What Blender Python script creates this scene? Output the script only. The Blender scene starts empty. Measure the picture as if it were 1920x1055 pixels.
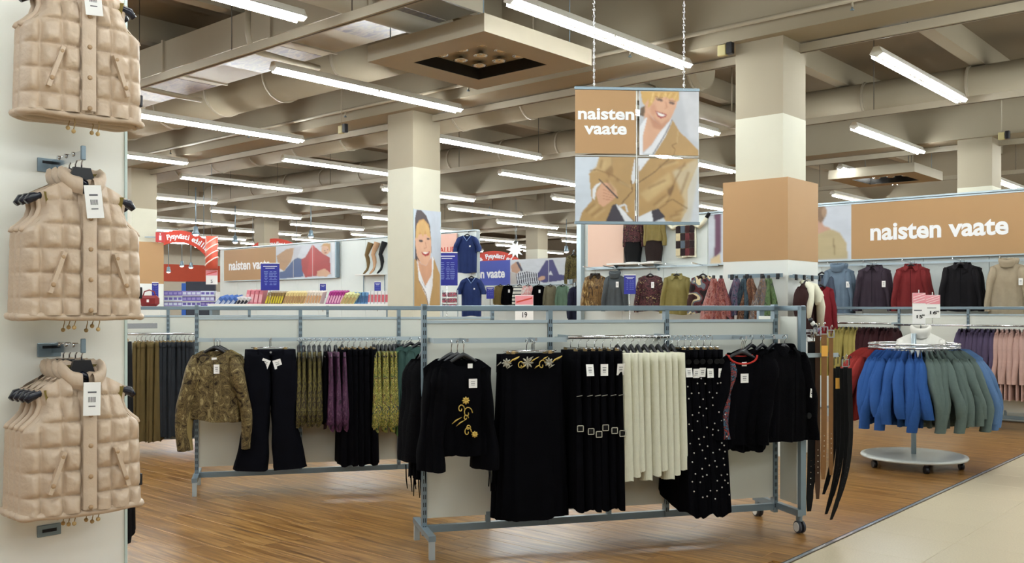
import bpy, math, random
import numpy as np
from mathutils import Vector, Matrix, noise

# ------------------------------------------------------------------ camera, world, exposure
SC = bpy.context.scene
COL = SC.collection
F, CX, CY, HC = 1771.0, 960.0, 577.0, 1.55      # focal length and horizon in pixels of the 1920x1055 frame, eye height
cam_data = bpy.data.cameras.new('camera')
cam_data.sensor_width = 36.0
cam_data.lens = 36.0 * F / 1920.0
cam_data.shift_y = (CY - 527.5) / 1920.0
cam_data.clip_end = 200
cam = bpy.data.objects.new('camera', cam_data)
cam.location = (0, 0, HC)
cam.rotation_euler = (math.pi / 2, 0, 0)
COL.objects.link(cam)
SC.camera = cam
world = bpy.data.worlds.new('world')
SC.world = world
world.use_nodes = True
world.node_tree.nodes['Background'].inputs[0].default_value = (0.97, 1.0, 0.97, 1)
world.node_tree.nodes['Background'].inputs[1].default_value = 0.32
SC.view_settings.view_transform = 'Standard'
SC.view_settings.look = 'None'
SC.view_settings.gamma = 1.0
SC.view_settings.use_curve_mapping = False
SC.view_settings.exposure = 0.66
TUBE_STRENGTH = 44.0
SC.cycles.max_bounces = 5
SC.cycles.diffuse_bounces = 3
SC.cycles.glossy_bounces = 3
SC.cycles.transmission_bounces = 3
SC.cycles.transparent_max_bounces = 5
SC.cycles.caustics_reflective = False
SC.cycles.caustics_refractive = False
SC.cycles.sample_clamp_indirect = 4.0
SC.cycles.use_adaptive_sampling = True
SC.cycles.adaptive_threshold = .04
SC.cycles.adaptive_min_samples = 12

# ------------------------------------------------------------------ the hall's own grid
G1 = Vector((.661, .750, 0)); G1.normalize()
G2 = Vector((-G1.y, G1.x, 0))
AG1 = math.atan2(G1.y, G1.x)                # angle of the light rows
FACE_G1 = AG1 - math.pi / 2                 # rotation of things that face -G1 (fronts of the cross walls)
FACE_G2 = AG1                               # rotation of things that face -G2
R = math.radians


def ab(a, b, z=0.0):
    p = G1 * a + G2 * b
    return Vector((p.x, p.y, z))


def px(x, y, d):
    return Vector(((x - CX) / F * d, d, HC + (CY - y) / F * d))


def zpx(y, d):
    return HC + (CY - y) / F * d


def b_on_a(x, a):
    """grid coordinate b where the sight line of column x meets the plane a = const, and the depth there"""
    r = (x - CX) / F
    Y = a / (G1.x * r + G1.y)
    p = Vector((r * Y, Y, 0))
    return p.dot(G2), Y


def a_on_b(x, b):
    r = (x - CX) / F
    Y = b / (G2.x * r + G2.y)
    p = Vector((r * Y, Y, 0))
    return p.dot(G1), Y


# ------------------------------------------------------------------ materials
def lin(c):
    return tuple(((v / 255.) / 12.92 if v / 255. <= .04045 else ((v / 255. + .055) / 1.055) ** 2.4) for v in c)


MATS = {}


def new_mat(name):
    m = bpy.data.materials.new(name)
    m.use_nodes = True
    return m, m.node_tree, m.node_tree.nodes['Principled BSDF']


def nd(nt, kind, **kw):
    n = nt.nodes.new(kind)
    for k, v in kw.items():
        setattr(n, k, v)
    return n


def plain(name, rgb, rough=.5, metal=0.0, var=.06, scale=6., bump=0.0, bscale=120., spec=.5, coat=0.0):
    if name in MATS:
        return MATS[name]
    m, nt, p = new_mat(name)
    c = lin(rgb)
    tc = nd(nt, 'ShaderNodeTexCoord')
    nz = nd(nt, 'ShaderNodeTexNoise')
    nz.inputs['Scale'].default_value = scale
    nz.inputs['Detail'].default_value = 4
    nt.links.new(tc.outputs['Object'], nz.inputs['Vector'])
    mx = nd(nt, 'ShaderNodeMix', data_type='RGBA')
    mx.inputs[6].default_value = (*[v * (1 - var) for v in c], 1)
    mx.inputs[7].default_value = (*[min(1, v * (1 + var)) for v in c], 1)
    nt.links.new(nz.outputs['Fac'], mx.inputs[0])
    nt.links.new(mx.outputs[2], p.inputs['Base Color'])
    p.inputs['Roughness'].default_value = rough
    p.inputs['Metallic'].default_value = metal
    p.inputs['Specular IOR Level'].default_value = spec
    p.inputs['Coat Weight'].default_value = coat
    if bump:
        n2 = nd(nt, 'ShaderNodeTexNoise')
        n2.inputs['Scale'].default_value = bscale
        n2.inputs['Detail'].default_value = 3
        nt.links.new(tc.outputs['Object'], n2.inputs['Vector'])
        b = nd(nt, 'ShaderNodeBump')
        b.inputs['Strength'].default_value = bump
        b.inputs['Distance'].default_value = .01
        nt.links.new(n2.outputs['Fac'], b.inputs['Height'])
        nt.links.new(b.outputs['Normal'], p.inputs['Normal'])
    MATS[name] = m
    return m


def fabric(name, rgb, rough=.9, var=.16, scale=14., bump=.35, bscale=260., sheen=.15, spec=.25):
    if name in MATS:
        return MATS[name]
    m = plain(name, rgb, rough, 0, var, scale, bump, bscale, spec)
    p = m.node_tree.nodes['Principled BSDF']
    p.inputs['Sheen Weight'].default_value = sheen
    p.inputs['Sheen Roughness'].default_value = .5
    p.inputs['Sheen Tint'].default_value = (*lin(rgb), 1)
    return m


def pattern(name, cols, scale=14., stretch=(1, 1, 1), rough=.8, distort=1.2, detail=3., soft=False):
    """printed cloth: bands of a distorted noise in the given colours"""
    if name in MATS:
        return MATS[name]
    m, nt, p = new_mat(name)
    tc = nd(nt, 'ShaderNodeTexCoord')
    mp = nd(nt, 'ShaderNodeMapping')
    mp.inputs['Scale'].default_value = stretch
    nt.links.new(tc.outputs['Object'], mp.inputs['Vector'])
    nz = nd(nt, 'ShaderNodeTexNoise')
    nz.inputs['Scale'].default_value = scale
    nz.inputs['Detail'].default_value = detail
    nz.inputs['Distortion'].default_value = distort
    nt.links.new(mp.outputs['Vector'], nz.inputs['Vector'])
    rp = nd(nt, 'ShaderNodeValToRGB')
    rp.color_ramp.interpolation = 'LINEAR' if soft else 'CONSTANT'
    n = len(cols)
    el = rp.color_ramp.elements
    while len(el) < n:
        el.new(.5)
    for i, c in enumerate(cols):
        el[i].position = .36 + .28 * i / max(1, n - 1) if soft else (0.0 if i == 0 else .36 + .28 * (i - 1) / max(1, n - 2))
        el[i].color = (*lin(c), 1)
    nt.links.new(nz.outputs['Fac'], rp.inputs['Fac'])
    nt.links.new(rp.outputs['Color'], p.inputs['Base Color'])
    p.inputs['Roughness'].default_value = rough
    p.inputs['Specular IOR Level'].default_value = .3
    MATS[name] = m
    return m


def striped(name, cols, freq, axis=2, rough=.85):
    if name in MATS:
        return MATS[name]
    m, nt, p = new_mat(name)
    tc = nd(nt, 'ShaderNodeTexCoord')
    sp = nd(nt, 'ShaderNodeSeparateXYZ')
    nt.links.new(tc.outputs['Object'], sp.inputs[0])
    mu = nd(nt, 'ShaderNodeMath', operation='MULTIPLY')
    mu.inputs[1].default_value = freq
    nt.links.new(sp.outputs[axis], mu.inputs[0])
    fr = nd(nt, 'ShaderNodeMath', operation='FRACT')
    nt.links.new(mu.outputs[0], fr.inputs[0])
    rp = nd(nt, 'ShaderNodeValToRGB')
    rp.color_ramp.interpolation = 'CONSTANT'
    el = rp.color_ramp.elements
    while len(el) < len(cols):
        el.new(.5)
    for i, c in enumerate(cols):
        el[i].position = i / len(cols)
        el[i].color = (*lin(c), 1)
    nt.links.new(fr.outputs[0], rp.inputs['Fac'])
    nt.links.new(rp.outputs['Color'], p.inputs['Base Color'])
    p.inputs['Roughness'].default_value = rough
    MATS[name] = m
    return m


def emitter(name, rgb, strength):
    if name in MATS:
        return MATS[name]
    m, nt, p = new_mat(name)
    p.inputs['Base Color'].default_value = (.9, .9, .9, 1)
    p.inputs['Emission Color'].default_value = (*rgb, 1)
    p.inputs['Emission Strength'].default_value = strength
    MATS[name] = m
    return m


def print_mat(rough=.38):
    """flat print: colours stored on the poster's own points"""
    if 'print' in MATS:
        return MATS['print']
    m, nt, p = new_mat('print')
    at = nd(nt, 'ShaderNodeVertexColor', layer_name='ink')
    nt.links.new(at.outputs['Color'], p.inputs['Base Color'])
    p.inputs['Roughness'].default_value = rough
    p.inputs['Specular IOR Level'].default_value = .4
    MATS['print'] = m
    return m


def wood_mat():
    m, nt, p = new_mat('laminate')
    tc = nd(nt, 'ShaderNodeTexCoord')
    oi = nd(nt, 'ShaderNodeObjectInfo')
    at = nd(nt, 'ShaderNodeAttribute', attribute_name='tone')
    # grain runs along the plank (local y)
    geo = nd(nt, 'ShaderNodeNewGeometry')
    mp = nd(nt, 'ShaderNodeMapping', vector_type='POINT')
    mp.inputs['Rotation'].default_value = (0, 0, -AG1)
    nt.links.new(geo.outputs['Position'], mp.inputs['Vector'])
    ad = nd(nt, 'ShaderNodeVectorMath', operation='ADD')
    cmb = nd(nt, 'ShaderNodeCombineXYZ')
    sm = nd(nt, 'ShaderNodeMath', operation='ADD')
    nt.links.new(oi.outputs['Random'], sm.inputs[0])
    nt.links.new(at.outputs['Fac'], sm.inputs[1])
    ml = nd(nt, 'ShaderNodeMath', operation='MULTIPLY')
    ml.inputs[1].default_value = 37.0
    nt.links.new(sm.outputs[0], ml.inputs[0])
    nt.links.new(ml.outputs[0], cmb.inputs[1])
    nt.links.new(ml.outputs[0], cmb.inputs[2])
    nt.links.new(mp.outputs['Vector'], ad.inputs[0])
    nt.links.new(cmb.outputs[0], ad.inputs[1])
    st = nd(nt, 'ShaderNodeVectorMath', operation='MULTIPLY')
    st.inputs[1].default_value = (44, 1.7, 1)
    nt.links.new(ad.outputs[0], st.inputs[0])
    n1 = nd(nt, 'ShaderNodeTexNoise')
    n1.inputs['Scale'].default_value = 1.0
    n1.inputs['Detail'].default_value = 5
    n1.inputs['Roughness'].default_value = .62
    n1.inputs['Distortion'].default_value = .5
    nt.links.new(st.outputs[0], n1.inputs['Vector'])
    rp = nd(nt, 'ShaderNodeValToRGB')
    el = rp.color_ramp.elements
    el[0].position = .36
    el[0].color = (*lin((100, 66, 28)), 1)
    el[1].position = .64
    el[1].color = (*lin((172, 130, 74)), 1)
    e = el.new(.5)
    e.color = (*lin((140, 99, 49)), 1)
    nt.links.new(n1.outputs['Fac'], rp.inputs['Fac'])
    tone = nd(nt, 'ShaderNodeMapRange')
    tone.inputs['To Min'].default_value = .93
    tone.inputs['To Max'].default_value = 1.05
    fr = nd(nt, 'ShaderNodeMath', operation='FRACT')
    nt.links.new(sm.outputs[0], fr.inputs[0])
    nt.links.new(fr.outputs[0], tone.inputs['Value'])
    mx = nd(nt, 'ShaderNodeVectorMath', operation='SCALE')
    nt.links.new(rp.outputs['Color'], mx.inputs[0])
    nt.links.new(tone.outputs[0], mx.inputs['Scale'])
    nt.links.new(mx.outputs[0], p.inputs['Base Color'])
    rr = nd(nt, 'ShaderNodeMapRange')
    rr.inputs['To Min'].default_value = .26
    rr.inputs['To Max'].default_value = .36
    nt.links.new(n1.outputs['Fac'], rr.inputs['Value'])
    nt.links.new(rr.outputs[0], p.inputs['Roughness'])
    b = nd(nt, 'ShaderNodeBump')
    b.inputs['Strength'].default_value = .02
    b.inputs['Distance'].default_value = .004
    nt.links.new(n1.outputs['Fac'], b.inputs['Height'])
    nt.links.new(b.outputs['Normal'], p.inputs['Normal'])
    MATS['laminate'] = m
    return m


# ------------------------------------------------------------------ mesh building
class MB:
    """collects shapes and links them as one mesh object"""

    def __init__(s):
        s.v = []
        s.f = []
        s.sm = []

    def add(s, verts, faces, smooth=False):
        o = len(s.v)
        s.v.extend([tuple(q) for q in verts])
        s.f.extend([tuple(i + o for i in fc) for fc in faces])
        s.sm.extend([smooth] * len(faces))
        return s

    def box(s, c, size, rot=None, taper=1.0, bev=0.0):
        hx, hy, hz = size[0] / 2, size[1] / 2, size[2] / 2
        if bev:
            b = min(bev, hx * .9, hy * .9, hz * .9)
            vs = []
            for z, k in ((-hz, 0), (-hz + b, 1), (hz - b, 1), (hz, 0)):
                ix, iy = (hx, hy) if k else (hx - b, hy - b)
                cx, cy = hx - b, hy - b
                for q in ((-ix, -cy), (-cx, -iy), (cx, -iy), (ix, -cy), (ix, cy), (cx, iy), (-cx, iy), (-ix, cy)):
                    vs.append(Vector((q[0], q[1], z)))
            fs = [tuple(range(7, -1, -1)), tuple(range(24, 32))]
            for r_ in range(3):
                for i in range(8):
                    j = (i + 1) % 8
                    fs.append((r_ * 8 + i, r_ * 8 + j, r_ * 8 + 8 + j, r_ * 8 + 8 + i))
        else:
            vs = [Vector((x * (taper if z > 0 else 1), y * (taper if z > 0 else 1), z)) for z in (-hz, hz) for (x, y) in ((-hx, -hy), (hx, -hy), (hx, hy), (-hx, hy))]
            fs = [(3, 2, 1, 0), (4, 5, 6, 7), (0, 1, 5, 4), (1, 2, 6, 5), (2, 3, 7, 6), (3, 0, 4, 7)]
        if rot is not None:
            if isinstance(rot, (int, float)):
                rot = Matrix.Rotation(rot, 3, 'Z')
            vs = [rot @ q for q in vs]
        c = Vector(c)
        return s.add([q + c for q in vs], fs)

    def bar(s, p, q, w, h, up=(0, 0, 1)):
        """square bar from p to q"""
        p, q = Vector(p), Vector(q)
        d = (q - p)
        n = d.normalized()
        side = n.cross(Vector(up))
        if side.length < 1e-4:
            side = n.cross(Vector((1, 0, 0)))
        side.normalize()
        u = side.cross(n)
        vs = []
        for e in (p, q):
            for a_, b_ in ((-1, -1), (1, -1), (1, 1), (-1, 1)):
                vs.append(e + side * (a_ * w / 2) + u * (b_ * h / 2))
        return s.add(vs, [(3, 2, 1, 0), (4, 5, 6, 7), (0, 1, 5, 4), (1, 2, 6, 5), (2, 3, 7, 6), (3, 0, 4, 7)])

    def tube(s, pts, r, n=8, cap=True, flat=1.0, smooth=True):
        """round tube along a path; r a number or one radius per point"""
        pts = [Vector(q) for q in pts]
        rs = r if isinstance(r, (list, tuple)) else [r] * len(pts)
        vs = []
        prev = None
        for i, q in enumerate(pts):
            t = (pts[min(i + 1, len(pts) - 1)] - pts[max(i - 1, 0)]).normalized()
            if prev is None:
                a = Vector((0, 0, 1)) if abs(t.z) < .9 else Vector((1, 0, 0))
                side = t.cross(a).normalized()
            else:
                side = (prev - t * prev.dot(t)).normalized()
            prev = side
            up = side.cross(t)
            for k in range(n):
                an = 2 * math.pi * k / n
                vs.append(q + side * (math.cos(an) * rs[i]) + up * (math.sin(an) * rs[i] * flat))
        fs = []
        m = len(pts)
        for i in range(m - 1):
            for k in range(n):
                k2 = (k + 1) % n
                fs.append((i * n + k, i * n + k2, (i + 1) * n + k2, (i + 1) * n + k))
        s.add(vs, fs, smooth)
        if cap:
            o = len(s.v) - len(vs)
            s.f.append(tuple(o + k for k in range(n - 1, -1, -1)))
            s.f.append(tuple(o + (m - 1) * n + k for k in range(n)))
            s.sm += [False, False]
        return s

    def grid(s, fn, nu, nv, smooth=True, wrap=False):
        vs = [fn(i / (nu if wrap else nu - 1), j / (nv - 1)) for j in range(nv) for i in range(nu)]
        fs = []
        for j in range(nv - 1):
            for i in range(nu if wrap else nu - 1):
                i2 = (i + 1) % nu
                fs.append((j * nu + i, j * nu + i2, (j + 1) * nu + i2, (j + 1) * nu + i))
        return s.add(vs, fs, smooth)

    def lathe(s, prof, n=24, c=(0, 0, 0), smooth=True):
        vs = [(c[0] + r_ * math.cos(2 * math.pi * k / n), c[1] + r_ * math.sin(2 * math.pi * k / n), c[2] + z) for r_, z in prof for k in range(n)]
        fs = []
        for j in range(len(prof) - 1):
            for k in range(n):
                k2 = (k + 1) % n
                fs.append((j * n + k, j * n + k2, (j + 1) * n + k2, (j + 1) * n + k))
        return s.add(vs, fs, smooth)

    def prism(s, poly, depth, axis='y', off=0.0):
        """outline in the x-z plane pushed along y (off .. off+depth)"""
        n = len(poly)
        vs = [(x, off, z) for x, z in poly] + [(x, off + depth, z) for x, z in poly]
        fs = [tuple(range(n)), tuple(range(2 * n - 1, n - 1, -1))]
        fs += [((i + 1) % n, i, i + n, (i + 1) % n + n) for i in range(n)]
        if axis == 'z':
            vs = [(x, z, y) for x, y, z in vs]
            fs = [tuple(reversed(q)) for q in fs]
        return s.add(vs, fs)

    def mesh(s, name):
        me = bpy.data.meshes.new(name)
        me.from_pydata(s.v, [], s.f)
        me.polygons.foreach_set('use_smooth', s.sm)
        me.materials.append(None)
        me.update()
        return me

    def build(s, name, mat, parent=None, loc=(0, 0, 0), rz=0.0):
        return part(name, s.mesh(name), mat, parent, loc, rz)


def part(name, me, mat, parent=None, loc=(0, 0, 0), rz=0.0, scale=None):
    o = bpy.data.objects.new(name, me)
    COL.objects.link(o)
    o.location = loc
    o.rotation_euler = (0, 0, rz)
    if scale:
        o.scale = scale
    o.parent = parent
    if mat is not None and len(o.material_slots):
        o.material_slots[0].link = 'OBJECT'
        o.material_slots[0].material = mat
    return o


def tag(o, label, cat, group=None, kind=None):
    if label:
        o['label'] = label
    if cat:
        o['category'] = cat
    if group:
        o['group'] = group
    if kind:
        o['kind'] = kind
    return o


def thing(name, label, cat, loc=(0, 0, 0), rz=0.0, group=None):
    o = bpy.data.objects.new(name, None)
    o.empty_display_size = .1
    COL.objects.link(o)
    o.location = loc
    o.rotation_euler = (0, 0, rz)
    return tag(o, label, cat, group)


def struct(o, label=None, cat=None):
    o['kind'] = 'structure'
    return tag(o, label, cat)


def copy_tree(o, parent=None):
    c = o.copy()
    COL.objects.link(c)
    c.parent = parent
    for ch in o.children:
        copy_tree(ch, c)
    return c


def place(o, loc, rz, label=None, group=None):
    o.location = loc
    o.rotation_euler = (0, 0, rz)
    if label:
        o['label'] = label
    if group:
        o['group'] = group
    return o


def smooth(a, b, x):
    t = max(0., min(1., (x - a) / (b - a)))
    return t * t * (3 - 2 * t)


def interp(tab, x):
    if x <= tab[0][0]:
        return tab[0][1]
    for (x0, y0), (x1, y1) in zip(tab, tab[1:]):
        if x <= x1:
            return y0 + (y1 - y0) * (x - x0) / (x1 - x0)
    return tab[-1][1]


# ------------------------------------------------------------------ lettering and print
FONT_CACHE = {}


def text_mesh(txt, size, bold=.02, depth=.002, spacing=1.0, align='CENTER'):
    key = (txt, size, bold, depth, spacing, align)
    if key in FONT_CACHE:
        return FONT_CACHE[key]
    cu = bpy.data.curves.new('lettering', 'FONT')
    cu.body = txt
    cu.size = size
    cu.offset = bold * size
    cu.extrude = depth
    cu.space_character = spacing
    cu.align_x = align
    cu.align_y = 'CENTER'
    cu.resolution_u = 4
    o = bpy.data.objects.new('lettering_source', cu)
    COL.objects.link(o)
    dg = bpy.context.evaluated_depsgraph_get()
    me = bpy.data.meshes.new_from_object(o.evaluated_get(dg))
    bpy.data.objects.remove(o)
    # letters stand in the x-z plane, front towards -y
    me.transform(Matrix.Rotation(math.pi / 2, 4, 'X'))
    me.materials.clear()
    me.materials.append(None)
    FONT_CACHE[key] = me
    return me


def lettering(txt, size, mat, parent, loc, bold=.02, spacing=1.0, width=None, height=None, align='CENTER', name='lettering', rz=0.0):
    me = text_mesh(txt, size, bold, .0015, spacing, align)
    o = part(name, me, mat, parent, loc, rz)
    if width or height:
        xs = [v.co.x for v in me.vertices]
        zs = [v.co.z for v in me.vertices]
        o.scale = ((width / (max(xs) - min(xs))) if width else 1, 1, (height / (max(zs) - min(zs))) if height else 1)
    return o


class Canvas:
    """a print drawn with filled shapes; x, y in 0..1, y downwards"""

    def __init__(s, w, h, bg):
        s.w, s.h = w, h
        s.a = np.zeros((h, w, 3)) + np.array(lin(bg))
        ys, xs = np.mgrid[0:h, 0:w]
        s.X = xs / (w - 1)
        s.Y = ys / (h - 1)
        s.map = lambda q: q

    def frame(s, x0, y0, x1, y1):
        s.map = lambda q: ((q[0] - x0) / (x1 - x0), (q[1] - y0) / (y1 - y0))
        s.sx, s.sy = 1 / (x1 - x0), 1 / (y1 - y0)

    def mask(s, pts):
        pts = [s.map(q) for q in pts]
        m = np.zeros(s.X.shape, bool)
        n = len(pts)
        for i in range(n):
            x0, y0 = pts[i]
            x1, y1 = pts[(i + 1) % n]
            if y0 == y1:
                continue
            c = ((y0 > s.Y) != (y1 > s.Y)) & (s.X < (x1 - x0) * (s.Y - y0) / (y1 - y0) + x0)
            m ^= c
        return m.astype(float)

    @staticmethod
    def blur(m, k):
        for _ in range(k):
            p = np.pad(m, 1, mode='edge')
            m = (p[1:-1, 1:-1] * 2 + p[:-2, 1:-1] + p[2:, 1:-1] + p[1:-1, :-2] + p[1:-1, 2:]) / 6
        return m

    def put(s, m, col, al=1.0):
        m = (m * al)[..., None]
        s.a = s.a * (1 - m) + np.array(lin(col)) * m

    def poly(s, pts, col, soft=1, al=1.0):
        s.put(s.blur(s.mask(pts), soft), col, al)

    def ell(s, cx, cy, rx, ry, col, soft=1, al=1.0, rot=0.0):
        pts = []
        for k in range(28):
            t = 2 * math.pi * k / 28
            x, y = rx * math.cos(t), ry * math.sin(t)
            pts.append((cx + x * math.cos(rot) - y * math.sin(rot), cy + x * math.sin(rot) + y * math.cos(rot)))
        s.poly(pts, col, soft, al)

    def line(s, pts, w, col, soft=1, al=1.0):
        for (x0, y0), (x1, y1) in zip(pts, pts[1:]):
            l = math.hypot(x1 - x0, y1 - y0) or 1
            nx, ny = -(y1 - y0) / l * w / 2, (x1 - x0) / l * w / 2
            s.poly([(x0 + nx, y0 + ny), (x1 + nx, y1 + ny), (x1 - nx, y1 - ny), (x0 - nx, y0 - ny)], col, soft, al)

    def weave(s, seed, amt=.12):
        """uneven tone of the printed picture"""
        r_ = np.random.RandomState(seed)
        f_ = np.zeros(s.X.shape)
        for k, w in ((6, .5), (13, .3), (30, .2)):
            g = r_.rand(k + 2, k + 2) * 2 - 1
            gx, gy = s.X * k, s.Y * k
            ix, iy = gx.astype(int), gy.astype(int)
            fx, fy = gx - ix, gy - iy
            fx, fy = fx * fx * (3 - 2 * fx), fy * fy * (3 - 2 * fy)
            f_ += w * ((g[iy, ix] * (1 - fx) + g[iy, ix + 1] * fx) * (1 - fy) + (g[iy + 1, ix] * (1 - fx) + g[iy + 1, ix + 1] * fx) * fy)
        s.a = s.a * (1 + amt * f_[..., None])

    def sheet(s, name, w, h, parent, loc, u0=0, v0=0, u1=1, v1=1, rz=0.0, thick=.004):
        """the part u0..u1, v0..v1 of the print as a thin board w x h in the x-z plane, front towards -y"""
        i0, i1 = int(round(u0 * (s.w - 1))), int(round(u1 * (s.w - 1)))
        j0, j1 = int(round(v0 * (s.h - 1))), int(round(v1 * (s.h - 1)))
        nu, nv = i1 - i0 + 1, j1 - j0 + 1
        mb = MB()
        mb.grid(lambda u, v: (-w / 2 + w * u, 0, h / 2 - h * v), nu, nv, smooth=False)
        n0 = len(mb.v)
        mb.add([(-w / 2, 0, h / 2), (w / 2, 0, h / 2), (w / 2, 0, -h / 2), (-w / 2, 0, -h / 2), (-w / 2, thick, h / 2), (w / 2, thick, h / 2), (w / 2, thick, -h / 2), (-w / 2, thick, -h / 2)],
               [(4, 5, 6, 7), (0, 1, 5, 4), (1, 2, 6, 5), (2, 3, 7, 6), (3, 0, 4, 7)])
        me = mb.mesh(name)
        at = me.color_attributes.new('ink', 'FLOAT_COLOR', 'POINT')
        col = np.ones((len(mb.v), 4))
        col[:n0, :3] = .82 * s.a[j0:j1 + 1, i0:i1 + 1].reshape(-1, 3)
        col[n0:, :3] = .6
        at.data.foreach_set('color', col.ravel())
        return part(name, me, print_mat(), parent, loc, rz)

# ------------------------------------------------------------------ common materials
WHITE = plain('white_board', (226, 230, 226), .45, var=.02)
CREAM = plain('cream_paint', (200, 198, 180), .6, var=.03)
BEIGE = plain('beige_paint', (156, 146, 126), .75, var=.05, scale=1.5, bump=.1, bscale=14)
BEIGE2 = plain('beige_steel', (168, 159, 140), .5, var=.04)
SLAB = plain('ceiling_concrete', (126, 114, 95), .9, var=.1, scale=.7, bump=.2, bscale=9)
TAN = plain('tan_card', (176, 138, 94), .55, var=.02)
STEEL = plain('grey_steel', (124, 142, 153), .35, .35, var=.05)
STEEL_L = plain('pale_steel', (180, 195, 203), .3, .4, var=.04)
CHROME = plain('chrome', (215, 218, 222), .15, 1.0, var=.02)
DARK = plain('dark_slot', (22, 24, 30), .7)
BLACKP = plain('black_plastic', (20, 21, 28), .35)
WHITEP = plain('white_plastic', (232, 232, 228), .4)
PAPER = plain('white_paper', (244, 244, 242), .6, var=.02)
INK = plain('grey_ink', (90, 90, 96), .6)
BLACKINK = plain('black_ink', (25, 25, 30), .6)
BLUESIGN = plain('blue_card', (22, 32, 140), .4, var=.04)
REDSIGN = plain('red_card', (200, 62, 42), .45, var=.04)
LETTER = plain('white_letters', (240, 242, 245), .45, var=.01)
TUBE = emitter('lit_tube', (.945, 1.0, 1.0), TUBE_STRENGTH)

# ------------------------------------------------------------------ floor: slab, laminate planks, tiled aisle
AISLE_B = 2.55
fl = MB().box((0, 0, -.11), (75, 75, .2), 0).build('floor', plain('screed', (138, 96, 48), .4), None, ab(14, 12, 0), AG1)
struct(fl)
laminate = wood_mat()
PW, PL = .19, 1.28
plank_me = MB().box((0, 0, -.005), (PW - .0016, PL - .0016, .01), bev=.0012).mesh('plank')
near, rest = [], []
rng = random.Random(4)
for ia in range(-4, 74):
    off = rng.random() * PL
    for ib in range(-1, 15):
        b0 = AISLE_B + ib * PL - off
        b1 = b0 + PL
        b0 = max(b0, AISLE_B + .012)
        if b1 - b0 < .08:
            continue
        a = ia * PW
        c = ab(a, (b0 + b1) / 2)
        full = (b1 - b0) > PL - .01
        if c.y > 1:
            X = CX + c.x / c.y * F
            Yp = CY + HC / c.y * F
            seen = 200 < X < 1960 and Yp < 1090
        else:
            seen = False
        if full and seen:
            near.append((c.y, c))
        else:
            rest.append((c, b1 - b0))
near.sort(key=lambda t: t[0])
for d_, c in near[300:]:
    rest.append((c, PL))
for d_, c in near[:300]:
    part('plank', plank_me, laminate, fl, (c - fl.location), 0).rotation_euler = (0, 0, 0)
for o in fl.children:
    loc = o.location.copy()
    o.location = Matrix.Rotation(-AG1, 3, 'Z') @ loc
    o.location.z = 0
mb = MB()
tones = []
for c, ln in rest:
    l = Matrix.Rotation(-AG1, 3, 'Z') @ (c - fl.location)
    n0 = len(mb.v)
    mb.box((l.x, l.y, -.005), (PW - .0016, ln - .0016, .01))
    tones += [rng.random()] * (len(mb.v) - n0)
me = mb.mesh('plank')
at = me.attributes.new('tone', 'FLOAT', 'POINT')
at.data.foreach_set('value', tones)
far = part('plank', me, laminate, fl)
far['kind'] = 'stuff'

aisle_mat = plain('aisle_tile', (200, 187, 159), .32, var=.2, scale=95, bump=.02, bscale=200)
tile_me = MB().box((0, 0, -.005), (.598, .598, .01), bev=.0015).mesh('tile')
aisle = MB().box((0, 0, -.0075), (75, 40, .002)).build('floor', plain('grout', (190, 178, 152), .7), None, ab(14, AISLE_B - .02 - 20, -.003), AG1)
struct(aisle)
for ia in range(3, 26):
    for ib in range(0, 6):
        a, b = ia * .6 + .3, AISLE_B - .022 - .3 - ib * .6
        c = ab(a, b)
        if c.y < 3.5 or not (1150 < CX + c.x / c.y * F < 2150):
            continue
        l = Matrix.Rotation(-AG1, 3, 'Z') @ (c - aisle.location)
        part('tile', tile_me, aisle_mat, aisle, (l.x, l.y, .003))
tr = MB().box((0, 0, .001), (60, .02, .006)).build('trim_1', plain('metal_strip', (225, 232, 238), .25, .8), None, ab(14, AISLE_B - .004, 0), AG1)
struct(tr)
tr = MB().box((0, 0, .0005), (60, .012, .004)).build('trim_2', plain('dark_strip', (40, 50, 62), .5), None, ab(14, AISLE_B + .012, 0), AG1)
struct(tr)

# ------------------------------------------------------------------ outer walls, ceiling slab and beams
o = MB().box((0, 0, 0), (75, 75, .2)).build('ceiling', SLAB, None, ab(14, 12, 5.7), AG1)
struct(o)
o = MB().box((0, 0, 2.8), (.2, 60, 5.6)).build('wall_back', plain('far_wall', (205, 196, 176), .8), None, ab(44, 18), AG1)
struct(o)
o = MB().box((0, 0, 2.8), (60, .2, 5.6)).build('wall_left', plain('far_wall', (205, 196, 176), .8), None, ab(20, 44), AG1)
struct(o)
for i, a in enumerate((1.73, 9.62, 17.5, 25.4)):
    o = MB().box((0, 0, 0), (.8, 52, 1.18)).build('beam', BEIGE, None, ab(a, 17, 5.01), AG1)
    struct(o, 'deep pale concrete beam resting on a row of columns', 'beam')
    o['group'] = 'deep beams over the column rows'
rib = MB().box((0, 0, 0), (44, .2, .34)).mesh('beam')
for i in range(18):
    o = part('beam', rib, BEIGE, None, ab(20, -4.2 + 2.1 * i, 5.43), AG1)
    struct(o, 'thin pale concrete rib under the ceiling slab', 'beam')
    o['group'] = 'ribs of the ceiling slab'


# ------------------------------------------------------------------ columns
def column(a0, b0, boxed, zt=3.6):
    """a0, b0: near corner of the .75 m cladding (or where it would be)"""
    c = ab(a0 + .375, b0 + .375)
    sh = MB().box((0, 0, (zt + 4.9) / 2), (.55, .55, 4.9 - zt)).build('column', BEIGE, None, c, AG1)
    struct(sh)
    MB().box((0, 0, zt / 2), (.552, .552, zt)).build('lower_shaft', CREAM, sh)
    if boxed:
        MB().box((0, 0, 2.48), (.75, .75, .86)).build('cladding_panel', TAN, sh)
        MB().box((0, 0, 1.025), (.746, .746, 2.05)).build('cladding_base', WHITE, sh)
    return sh


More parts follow.
